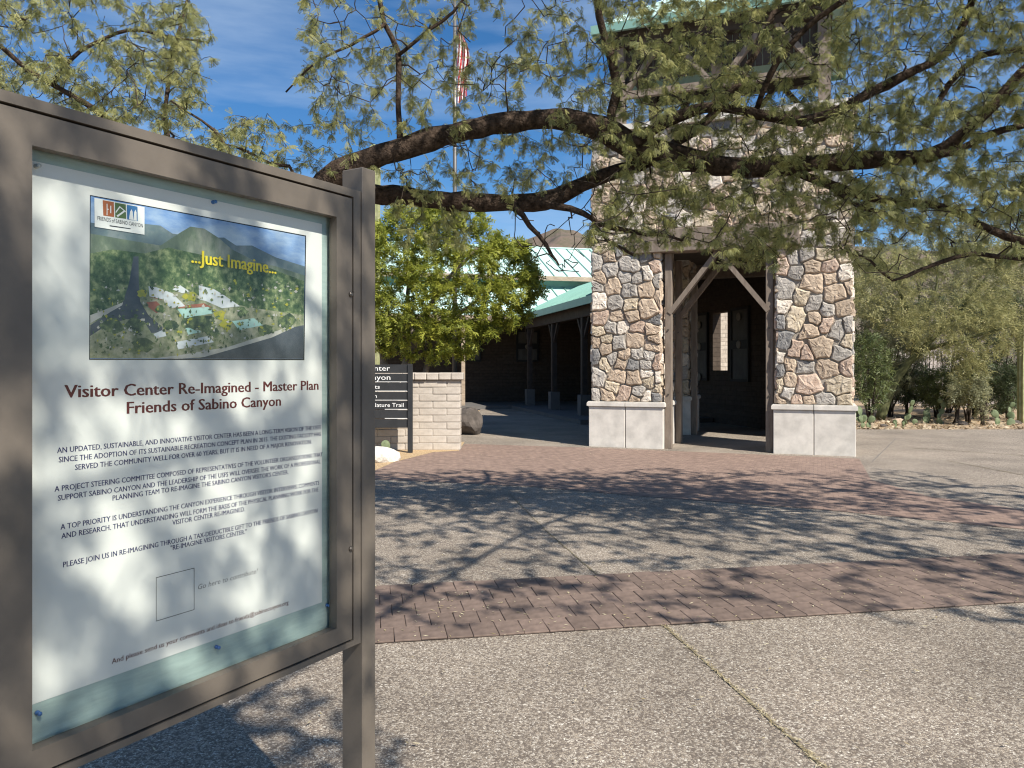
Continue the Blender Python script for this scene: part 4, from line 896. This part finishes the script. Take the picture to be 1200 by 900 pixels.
M1.limb(limb_px((960, 205, 6.9, 4.5), (1000, 240, 6.9, 3.6), (1030, 248, 6.9, 2.8), (1080, 275, 6.8, 1.8)), sides=6, jit=.02)
M1.limb(limb_px((300, 330, 6.7, 17), (225, 250, 6.8, 14), (150, 160, 6.8, 9), (95, 118, 6.7, 7), (40, 85, 6.6, 6), (-20, 40, 6.4, 5), (-120, -10, 6.2, 4), k=.5), rough=.06)
M1.limb(limb_px((215, 240, 6.8, 8), (195, 140, 6.9, 6), (205, 60, 7.0, 4.5), (222, -10, 7.0, 3.2), k=.5), sides=7)
M1.limb(limb_px((60, 98, 6.6, 5), (90, 60, 6.6, 4.2), (150, 36, 6.6, 3.2), (200, 44, 6.6, 2.4), (245, 50, 6.6, 1.4), k=.6), sides=6)
M1.limb(limb_px((240, 262, 6.8, 7), (275, 200, 6.7, 3.6), (250, 150, 6.7, 2.8), (200, 118, 6.6, 2), k=.6), sides=6)
M1.limb(limb_px((290, 300, 6.6, 6), (345, 205, 6.5, 3), (318, 192, 6.5, 2.2), (270, 170, 6.4, 1.6)), sides=6)
M1.limb([(3.6, 2.6, 5.9, .022), (5.2, 3.2, 5.7, .018), (7.0, 4.2, 5.5, .014)], sides=6); M1.limb([(4.3, 4.6, 5.6, .022), (3.0, 5.0, 5.9, .018), (1.4, 4.6, 6.0, .013)], sides=6)
M1.limb([(2.6, .6, 5.7, .018), (1.6, 1.9, 6.2, .013), (.6, 2.6, 6.2, .01)], sides=6)
r_ = M1.r; tg = []
for a in ((-70, 240, -60, 130, 5.6, 7.8, 120), (-60, 200, 60, 185, 5.6, 7.6, 60), (150, 248, 10, 140, 6.0, 7.6, 30), (210, 335, 135, 200, 6.0, 7.2, 26), (345, 450, -50, 100, 5.9, 7.2, 26), (350, 450, 60, 200, 6.1, 7.2, 18),
          (440, 700, -60, 90, 5.9, 7.6, 66), (450, 700, 60, 150, 6.0, 7.6, 44), (470, 700, 150, 226, 6.3, 7.4, 46), (700, 1000, -60, 140, 5.9, 7.6, 225), (700, 1010, 120, 240, 6.1, 7.4, 190), (690, 1010, 215, 292, 6.2, 7.2, 150), (835, 915, 262, 312, 6.3, 6.9, 32),
          (980, 1270, -60, 150, 5.6, 7.6, 225), (990, 1270, 120, 260, 5.8, 7.4, 175), (1000, 1270, 230, 320, 5.9, 7.2, 55), (455, 560, 232, 290, 6.5, 7.2, 12)):
    tg += px_targets(r_, *a[:6], int(a[6] * 3.6))
for x0, x1, y0, y1, z0, z1, n_ in ((.2, 3.2, 2.6, 6.2, 4.9, 6.6, 75), (3.0, 6.6, 2.4, 6.4, 4.8, 6.6, 165), (5.5, 9.5, 2.8, 7.2, 3.9, 6.3, 100), (.35, 2.0, -1.7, .15, 4.0, 5.2, 72), (1.2, 4.6, 1.2, 2.6, 4.3, 5.8, 26), (5.2, 8.6, .6, 3.0, 4.0, 6.0, 32)):
    for _ in range(int(n_ * 7)):
        p = np.array([r_.uniform(x0, x1), r_.uniform(y0, y1), r_.uniform(z0, z1)])
        if p[1] < .2 or p[2] > CAMZ + .15 + .49 * p[1] or p[0] > .7 * p[1] + .3: tg.append(p)
bare = []
for a in ((-60, 235, -60, 170, 5.8, 7.6, 40), (600, 700, 246, 316, 6.5, 7.1, 16), (355, 700, -60, 130, 6.0, 7.4, 45), (470, 700, 150, 225, 6.3, 7.3, 12), (690, 1010, -60, 290, 6.0, 7.4, 90), (980, 1270, -60, 320, 5.8, 7.4, 90)): bare += px_targets(r_, *a[:6], a[6] * 2)
M1.grow(np.array(bare + [t for t in tg[::19] if t[1] < 5.5]), seglen=.10, droop=.05, jit=.034, r0=.014, k0=.015, tip=.0042, sides=4, maxlen=2.6, leaves=False)
M1.kmin = 3
LP_ = np.vstack(M1.pos)[::2]; tg = [t for t in tg if np.min(np.linalg.norm(LP_ - t, axis=1)) > .16]
M1.grow(np.array(tg), droop=.10, jit=.026, r0=.009, k0=.013, tip=.0026, sides=3, maxlen=2.6, spacing=.0112, leafy=.88)
M1.wood.build('trunk', K['bark'], ms, smooth=True, recalc=False); M1.twig.build('twigs', K['twig'], ms, recalc=False)
M1.leaves('crown', mesquite_leaf(), .90, leaf_mat('mesquite_leaf', (.13, .16, .06), (.50, .48, .19), .5), ms, droop=.75)
settle(ms)

# --- bright green tree behind the low wall
gt = thing('green_tree', 'bushy bright yellow green tree with pale forked trunks behind the low wall', 'tree', (-2.9, 17.6, 0))
M2 = Plant(12)
for pts in (((478, 0, 17.6, 0),),):
    b = np.array([-2.75, 17.6, -.05])
    M2.limb([np.append(b, .14), np.append(P(470, 448, 17.5), .12), np.append(P(486, 402, 17.4), .10), np.append(P(515, 340, 17.2), .06), np.append(P(560, 290, 17), .03)], sides=8)
    M2.limb([np.append(b + [.15, 0, 0], .10), np.append(P(497, 440, 17.7), .07), np.append(P(512, 392, 17.8), .055), np.append(P(560, 350, 17.8), .035), np.append(P(610, 320, 17.6), .02)], sides=7)
    M2.limb([np.append(b + [-.1, .1, 0], .11), np.append(P(450, 420, 17.8), .09), np.append(P(430, 340, 18), .06), np.append(P(440, 280, 18), .03)], sides=7)
    M2.limb([np.append(P(486, 402, 17.4), .07), np.append(P(478, 340, 17.8), .05), np.append(P(490, 270, 18), .025)], sides=6)
r_ = M2.r; tg = []
while len(tg) < 1250:
    x, y = r_.uniform(395, 645), r_.uniform(238, 432); e = ((x - 505) / 130) ** 2 + ((y - 335) / (98 if y < 335 else 86)) ** 2
    if e < 1 and not (x > 560 and y > 385 + (600 - x) * .4) and not (x > 575 and y < 270 + (x - 575) * .3): tg.append(P(x, y, 17.5 + r_.uniform(-1.5, 1.4) * math.sqrt(max(.05, 1 - e))))
M2.kmin = 12
M2.grow(np.array(tg), seglen=.16, droop=.06, jit=.03, r0=.016, k0=.012, tip=.004, spacing=.020, leafy=.8)
M2.wood.build('trunk', K['greybark'], gt, smooth=True, recalc=False); M2.twig.build('twigs', K['twig'], gt, recalc=False)
M2.leaves('crown', small_sprig(8, .066, .028, .17), 1.0, leaf_mat('bright_leaf', (.13, .175, .03), (.49, .50, .085), .5), gt, droop=.15)
settle(gt)

# --- desert bed to the right of the tower
def shrub(name, label, base, trunks, ell, n, leafm, tmpl, scale, seed, bark, d=1.2, droop=.1, tip=.004, spacing=.05, cat='shrub', leafy=.7, keep=1.0, jit=.03, group=None):
    "ell: list of pixel ellipses (x, y, rx, ry, depth) for the crown"
    t = thing(name, label, cat, base, group); M = Plant(seed); M.kmin = 7
    for pts in trunks: M.limb(pts, sides=7, step=.2)
    tg = []
    for (x, y, rx, ry, dp), k in zip(ell, n):
        c = 0
        while c < k:
            a, b = M.r.uniform(-1, 1, 2)
            if a * a + b * b < 1: tg.append(P(x + a * rx, y + b * ry, dp + M.r.uniform(-d, d))); c += 1
    tg = [q for q in tg if q[2] > .08]
    M.grow(np.array(tg), seglen=.2, droop=droop, jit=jit, r0=.014, k0=.009, tip=tip, spacing=spacing, leafy=leafy, maxlen=6)
    M.wood.build('trunk', bark, t, smooth=True, recalc=False); M.twig.build('twigs', bark if name == 'palo_verde' else K['twig'], t, recalc=False)
    M.leaves('crown', tmpl, scale, leafm, t, droop=.3, keep=keep); settle(t); return t
LM_pv = leaf_mat('palo_verde_leaf', (.17, .185, .07), (.50, .46, .21), .48); LM_cr = leaf_mat('creosote_leaf', (.055, .085, .03), (.16, .18, .06), .3); LM_gr = leaf_mat('grey_green_leaf', (.14, .155, .085), (.36, .35, .20), .4); LM_dk = leaf_mat('dark_leaf', (.035, .05, .022), (.10, .125, .05), .3)
spr = small_sprig(7, .07, .026, .22)
b = np.array([11.3, 23.6, -.05])
pv_t = [[np.append(b, .16), np.append(P(1046, 452, 23.6), .14), np.append(P(1066, 424, 23.5), .12), np.append(P(1078, 412, 23.4), .10)],
        [np.append(P(1070, 420, 23.5), .09), np.append(P(1072, 395, 23.4), .075), np.append(P(1064, 365, 23.3), .06), np.append(P(1050, 335, 23.2), .03)],
        [np.append(P(1076, 413, 23.4), .09), np.append(P(1105, 385, 23.2), .06), np.append(P(1140, 345, 23), .04), np.append(P(1165, 310, 23), .02)],
        [np.append(P(1076, 413, 23.4), .07), np.append(P(1120, 400, 22.8), .05), np.append(P(1175, 385, 22.4), .03), np.append(P(1215, 380, 22.2), .015)],
        [np.append(P(1072, 395, 23.4), .06), np.append(P(1095, 350, 23.8), .04), np.append(P(1100, 300, 24), .02)]]
shrub('palo_verde', 'leaning palo verde with green trunk and wispy pale crown right of the tower', b, pv_t, [(1100, 335, 105, 62, 23.4), (1130, 385, 80, 40, 22.8), (1190, 330, 60, 60, 23), (1040, 340, 45, 50, 23.6)], (420, 330, 140, 140), LM_pv, small_sprig(7, .075, .024, .26), 1.0, 31, K['greenbark'], d=1.5, cat='tree', spacing=.06)
def fan(base, n, h, seed, sp=.5, r0=.03):
    q = np.random.default_rng(seed); res = []
    for _ in range(n):
        t = np.array([q.normal(0, sp), q.normal(0, sp), h * q.uniform(.5, .8)]); base = np.asarray(base, float)
        res.append([np.append(base + [q.normal(0, .05), q.normal(0, .05), -.05], r0), np.append(base + t * [.45, .45, .5], r0 * .7), np.append(base + t, r0 * .35)])
    return res
def put(px, d): return np.array([(px - 600) / F * d, d, -.03])
for nm, lab, px, d, ell, n_, lm, sd_ in (
    ('creosote_bush', 'upright green bush hugging the right edge of the tower', 1019, 21.6, (1020, 432, 24, 46, 21.6), 90, LM_cr, 41),
    ('creosote_bush', 'grey green bush behind the leaning palo verde trunk', 1042, 25.0, (1042, 405, 42, 62, 25), 170, LM_gr, 42),
    ('desert_shrub', 'dark dense shrub in the shade behind the cactus bed', 1110, 27.5, (1105, 410, 75, 66, 27.5), 240, LM_dk, 43),
    ('desert_shrub', 'dark shrub beside the saguaro at the right edge', 1172, 27.0, (1172, 412, 46, 74, 27), 190, LM_dk, 44),
    ('twiggy_shrub', 'pale dry twiggy shrub among the cacti', 1135, 22.4, (1137, 446, 22, 28, 22.4), 60, LM_pv, 45),
    ('twiggy_shrub', 'small leafy seedling with reddish stems in the cactus bed', 1152, 21.4, (1150, 462, 10, 24, 21.4), 26, LM_gr, 46),
    ('low_shrub', 'low dark bush just right of the palo verde trunk foot', 1064, 25.5, (1066, 448, 26, 26, 25.5), 90, LM_dk, 61),
    ('low_shrub', 'low olive bush behind the wide prickly pear', 1098, 24.5, (1098, 455, 24, 22, 24.5), 80, LM_cr, 62),
    ('low_shrub', 'low bush behind the two seedlings', 1142, 25.5, (1142, 448, 26, 30, 25.5), 100, LM_dk, 63),
    ('low_shrub', 'low bush left of the saguaro at the right edge', 1180, 24.0, (1180, 452, 20, 28, 24), 80, LM_dk, 64),
    ('dry_shrub', 'grey leafless looking bush against the fence left of the palo verde', 1030, 27.5, (1032, 430, 24, 40, 27.5), 90, LM_gr, 65),
    ('twiggy_shrub', 'thin leafy seedling left of the reddish one', 1122, 21.8, (1121, 460, 9, 20, 21.8), 20, LM_gr, 47)):
    bs = put(px, d); shrub(nm, lab, bs, fan(bs, 7, (HOR - ell[1] + ell[3] * .5) / F * d + CAMZ, sd_, .35 * ell[2] / F * d), [ell], (int(n_ * 2.2),), lm, spr, 1.0, sd_, K['twig'], d=.9 if n_ > 50 else .3, spacing=.025)
# tree mass further back, each tree its own thing
for lab, px, d, ell, n_, sd_ in (('tall grey green tree far behind the palo verde', 1090, 38, [(1085, 288, 110, 112, 38)], (640,), 51), ('broad olive tree behind the saguaro at the right edge', 1215, 34, [(1205, 300, 95, 115, 34)], (600,), 52),
                                ('dark round tree between the tower and the pale board fence', 1015, 44, [(1018, 360, 55, 70, 44)], (320,), 53)):
    bs = put(px, d); hgt = (HOR - ell[0][1]) / F * d + CAMZ
    shrub('desert_tree', lab, bs, fan(bs, 5, hgt * 1.15, sd_, 1.0, .09), ell, n_, LM_gr if sd_ < 53 else LM_dk, small_sprig(7, .13, .05, .34), 1.0, sd_, K['twig'], d=2.2, spacing=.045, tip=.008, cat='tree', group='trees behind the cactus bed')
# pale board fence glimpsed behind the shrubs
fc = thing('board_fence', 'pale vertical board fence glimpsed behind the palo verde', 'fence', put(1060, 31))
sl = None
for k in range(34):
    x = put(1015, 31)[0] + k * .155
    if sl is None: sl = MB().box(-.05, .05, 0, .02, 0, 2.35).build('fence_board', K['slat'], fc); ob = sl
    else: ob = sl.copy(); C.objects.link(ob); ob.parent = fc
    ob.location = (x, 31 + random.gauss(0, .006), random.uniform(-.05, .12))
MB().box(put(1014, 31)[0], put(1014, 31)[0] + 5.4, 31.03, 31.08, .5, .6).build('rail', K['slat'], fc); MB().box(put(1014, 31)[0], put(1014, 31)[0] + 5.4, 31.03, 31.08, 1.8, 1.9).build('rail', K['slat'], fc); settle(fc)
# saguaros
def saguaro(label, loc, h, rad, arms=()):
    t = thing('saguaro', label, 'cactus', loc)
    def column(path, r_, name):
        pts = catmull([np.append(p, r_) for p in path], .25); n = len(pts); L_ = np.linspace(0, 1, n); sides = 36; mb = MB()
        ends = np.linalg.norm(pts[:, :3] - pts[-1, :3], axis=1); prof = np.where(ends < r_ * 1.6, np.sqrt(np.clip(1 - (1 - ends / (r_ * 1.6)) ** 2, 0.02, 1)), 1.0)
        mb.tube(pts[:, :3], pts[:, 3] * prof, sides)
        v = np.array(mb.v).reshape(n, sides, 3); c = pts[:, None, :3]; k = np.where(np.arange(sides) % 3 == 0, 1.06, np.where(np.arange(sides) % 3 == 1, .90, .90))[None, :, None]
        mb.v = [tuple(q) for q in (c + (v - c) * k).reshape(-1, 3)]; mb.build(name, K['sag'], t, recalc=False)
    loc = np.asarray(loc, float); column([loc + [0, 0, -.1], loc + [0, 0, h * .5], loc + [.02, 0, h * .85], loc + [.02, 0, h - .3], loc + [.02, 0, h - .1], loc + [.02, 0, h]], rad, 'stem')
    for dx, z0, z1 in arms: column([loc + [0, 0, z0], loc + [dx * .7, 0, z0 + .02], loc + [dx, 0, z0 + .35], loc + [dx, 0, (z0 + z1) / 2], loc + [dx, 0, z1 - .2], loc + [dx, 0, z1]], rad * .72, 'arm')
    settle(t)
g = put(437.5, 24); saguaro('tall saguaro whose tip shows just above the notice board post', g, CAMZ + (HOR - 168) / F * 24, .19)
g = put(1201, 22.5); saguaro('olive saguaro at the right edge of the picture', g, 2.9, .19)
# prickly pears
def pear(label, loc, n, seed, sc=1.0):
    t = thing('prickly_pear', label, 'cactus', loc); q = np.random.default_rng(seed); loc = np.asarray(loc, float)
    def pad(base, dirv, nrm, ln):
        bm = bmesh.new(); bmesh.ops.create_uvsphere(bm, u_segments=14, v_segments=9, radius=1); dirv = norm(dirv); nrm = norm(nrm - dirv * (nrm @ dirv)); sd2 = np.cross(dirv, nrm)
        for v in bm.verts:
            x, y, z = v.co; wv = .40 * (1 + .22 * z); p = base + dirv * (z + 1) * ln * .5 + sd2 * x * wv * ln + nrm * y * .075 * ln; v.co = p
        me = bpy.data.meshes.new('pad'); bm.to_mesh(me); bm.free(); me.materials.append(K['cactus']); me.shade_smooth(); o = bpy.data.objects.new('pad', me); C.objects.link(o); o.parent = t
        return base + dirv * ln * .95
    tips = []
    for k in range(n):
        if k < max(2, n // 3) or not tips: b_ = loc + [q.normal(0, .22) * sc, q.normal(0, .12) * sc, -.03]; dv = np.array([q.normal(0, .45), q.normal(0, .3), 1])
        else: b_ = tips[q.integers(len(tips))]; dv = np.array([q.normal(0, .6), q.normal(0, .4), .8])
        tips.append(pad(np.asarray(b_), dv, np.array([q.normal(0, .6), -1, 0]), q.uniform(.17, .27) * sc))
    settle(t)
for lab, px, d, n_, sd_, sc in (('prickly pear at the foot of the tower right edge', 1012, 20.3, 8, 71, 1.0), ('sprawling prickly pear below the palo verde trunk', 1066, 21.6, 6, 72, .9), ('wide prickly pear in the middle of the cactus bed', 1097, 22.0, 11, 73, .95), 
                               ('prickly pear with one bright pad near the saguaro', 1180, 21.3, 6, 75, 1.0), ('yellowing low cactus clump at the front of the bed', 1055, 20.5, 5, 76, .6), ('prickly pear beside the direction sign behind the white rock', 441, 13.95, 7, 77, 1.0)):
    pear(lab, put(px, d) + [0, 0, .01], n_, sd_, sc)
q = np.random.default_rng(90); nm_ = ('flat tan rock', 'rounded grey rock', 'pale angular rock', 'brown rock', 'small tan rock')
for k, (px, d, s_, where) in enumerate(((1036, 20.9, .17, 'left of the bed near the tower foot'), (1050, 22.4, .3, 'beneath the leaning palo verde trunk'), (1088, 20.4, .10, 'at the front of the bed below the wide prickly pear'), (1127, 21.6, .24, 'left of the pale twiggy shrub'),
                                       (1146, 20.3, .09, 'at the front edge below the reddish seedling'), (1163, 21.8, .2, 'right of the reddish seedling'), (1190, 22.0, .26, 'at the saguaro foot'))):
    o = rock('rock', '%s %s' % (nm_[k % 5], where), put(px, d) + [0, 0, s_ * .1], (s_, s_ * .7, s_ * .45), K['rockt'] if k % 3 else K['rockb'], 100 + k, 2); o['group'] = 'rocks in the cactus bed'
n = 2600; xy = np.column_stack([q.uniform(8.2, 17, n), 19.65 + q.uniform(0, 1, n) ** 1.6 * 5.5]); a = q.uniform(0, 6.28, n); ln = q.uniform(.015, .07, n) * np.where(q.random(n) < .15, 2.0, 1); wd = q.uniform(.008, .035, n)
c = np.column_stack([xy, q.uniform(-.022, .03, n)]); dx = np.column_stack([np.cos(a), np.sin(a), q.normal(0, .35, n)]); dy = np.column_stack([-np.sin(a), np.cos(a), q.normal(0, .5, n)])
V = np.stack([c - dx * ln[:, None], c + dy * wd[:, None], c + dx * ln[:, None], c - dy * wd[:, None]], 1)
o = quads_mesh('bed_litter', V, leaf_mat('bed_debris', (.13, .095, .065), (.52, .43, .30), .05), None, q.random(n)); tag(o, 'dry twigs, leaves and chips strewn over the cactus bed', 'litter', kind='stuff')

# ---------------------------------------------------------------- flagpole with a limp flag
fx, fy = (533 - 600) / F * 21, 21.0
fp = thing('flagpole', 'tall grey flagpole rising behind the mesquite limbs', 'flagpole', (fx, fy, 0))
MB().tube([(fx, fy, -.05), (fx, fy, 6), (fx, fy, 13.2)], [.065, .058, .04], 12).build('pole', K['pole'], fp, smooth=True); MB().tube([(fx, fy, 13.2), (fx, fy, 13.27), (fx, fy, 13.36), (fx, fy, 13.4)], [.03, .085, .06, .01], 12).build('finial', K['pole'], fp, smooth=True); settle(fp)
fl = MB(); nu, nv = 26, 40; zt_, ht = CAMZ + (HOR - 30) / F * 21, 2.15
for j in range(nv + 1):
    v = j / nv
    for i in range(nu + 1):
        u = i / nu; wd = .36 + .10 * math.sin(v * 5)
        fl.v.append((fx + .07 + wd * u * (.35 + .65 * v ** .5), fy + .075 * math.sin(u * 15 + v * 4) * (.3 + u), zt_ - ht * v * (1 - .10 * u) - .25 * u * (1 - v)))
fl.n = len(fl.v)
for j in range(nv):
    for i in range(nu):
        fl.f.append((j * (nu + 1) + i, j * (nu + 1) + i + 1, (j + 1) * (nu + 1) + i + 1, (j + 1) * (nu + 1) + i)); fl.m.append(int((i + j * .42) // 3.2) % 2)
tag(fl.build('flag', [K['red'], K['fwhite']], smooth=True, recalc=False), 'limp red and white striped flag hanging from the flagpole', 'flag')

# ---------------------------------------------------------------- litter: fallen leaflets and straw on the paving
q = np.random.default_rng(5); n = 1500
xy = np.column_stack([q.uniform(-2, 6.5, n), q.uniform(2.6, 14, n)]); near = q.random(n) < .45
e_ = q.uniform(-3, 6, near.sum()); f_ = q.uniform(0, BW, near.sum()); xy[near] = (bo[None] + be[None] * e_[:, None] + bf[None] * f_[:, None])[:, :2]
a = q.uniform(0, 6.28, n); ln = q.uniform(.006, .022, n); wd = q.uniform(.002, .006, n)
c = np.column_stack([xy, np.full(n, .0185)]); dx = np.column_stack([np.cos(a), np.sin(a), q.normal(0, .08, n)]); dy = np.column_stack([-np.sin(a), np.cos(a), q.normal(0, .1, n)])
V = np.stack([c - dx * ln[:, None], c + dy * wd[:, None], c + dx * ln[:, None], c - dy * wd[:, None]], 1)
o = quads_mesh('leaf_litter', V, leaf_mat('dry_leaflet', (.32, .25, .12), (.62, .55, .38), .1), None, q.random(n)); tag(o, 'dry fallen leaflets scattered over brick and concrete', 'leaves', kind='stuff')
n = 420; t_ = q.random(n); c = np.column_stack([.915 + (1.46 - .915) * t_ + q.normal(0, .012, n), 4.63 - 3.03 * t_, np.full(n, .010)]); a = q.uniform(0, 6.28, n); ln = q.uniform(.006, .03, n)
dx = np.column_stack([np.cos(a), np.sin(a), q.normal(0, .1, n)]); dy = np.column_stack([-np.sin(a), np.cos(a), np.zeros(n)])
V = np.stack([c - dx * ln[:, None], c + dy * .002, c + dx * ln[:, None], c - dy * .002], 1)
o = quads_mesh('dry_grass', V, bpy.data.materials['dry_leaflet'], None, q.random(n)); tag(o, 'dry grass and straw caught in the pavement joint', 'grass', kind='stuff')
flush_text()
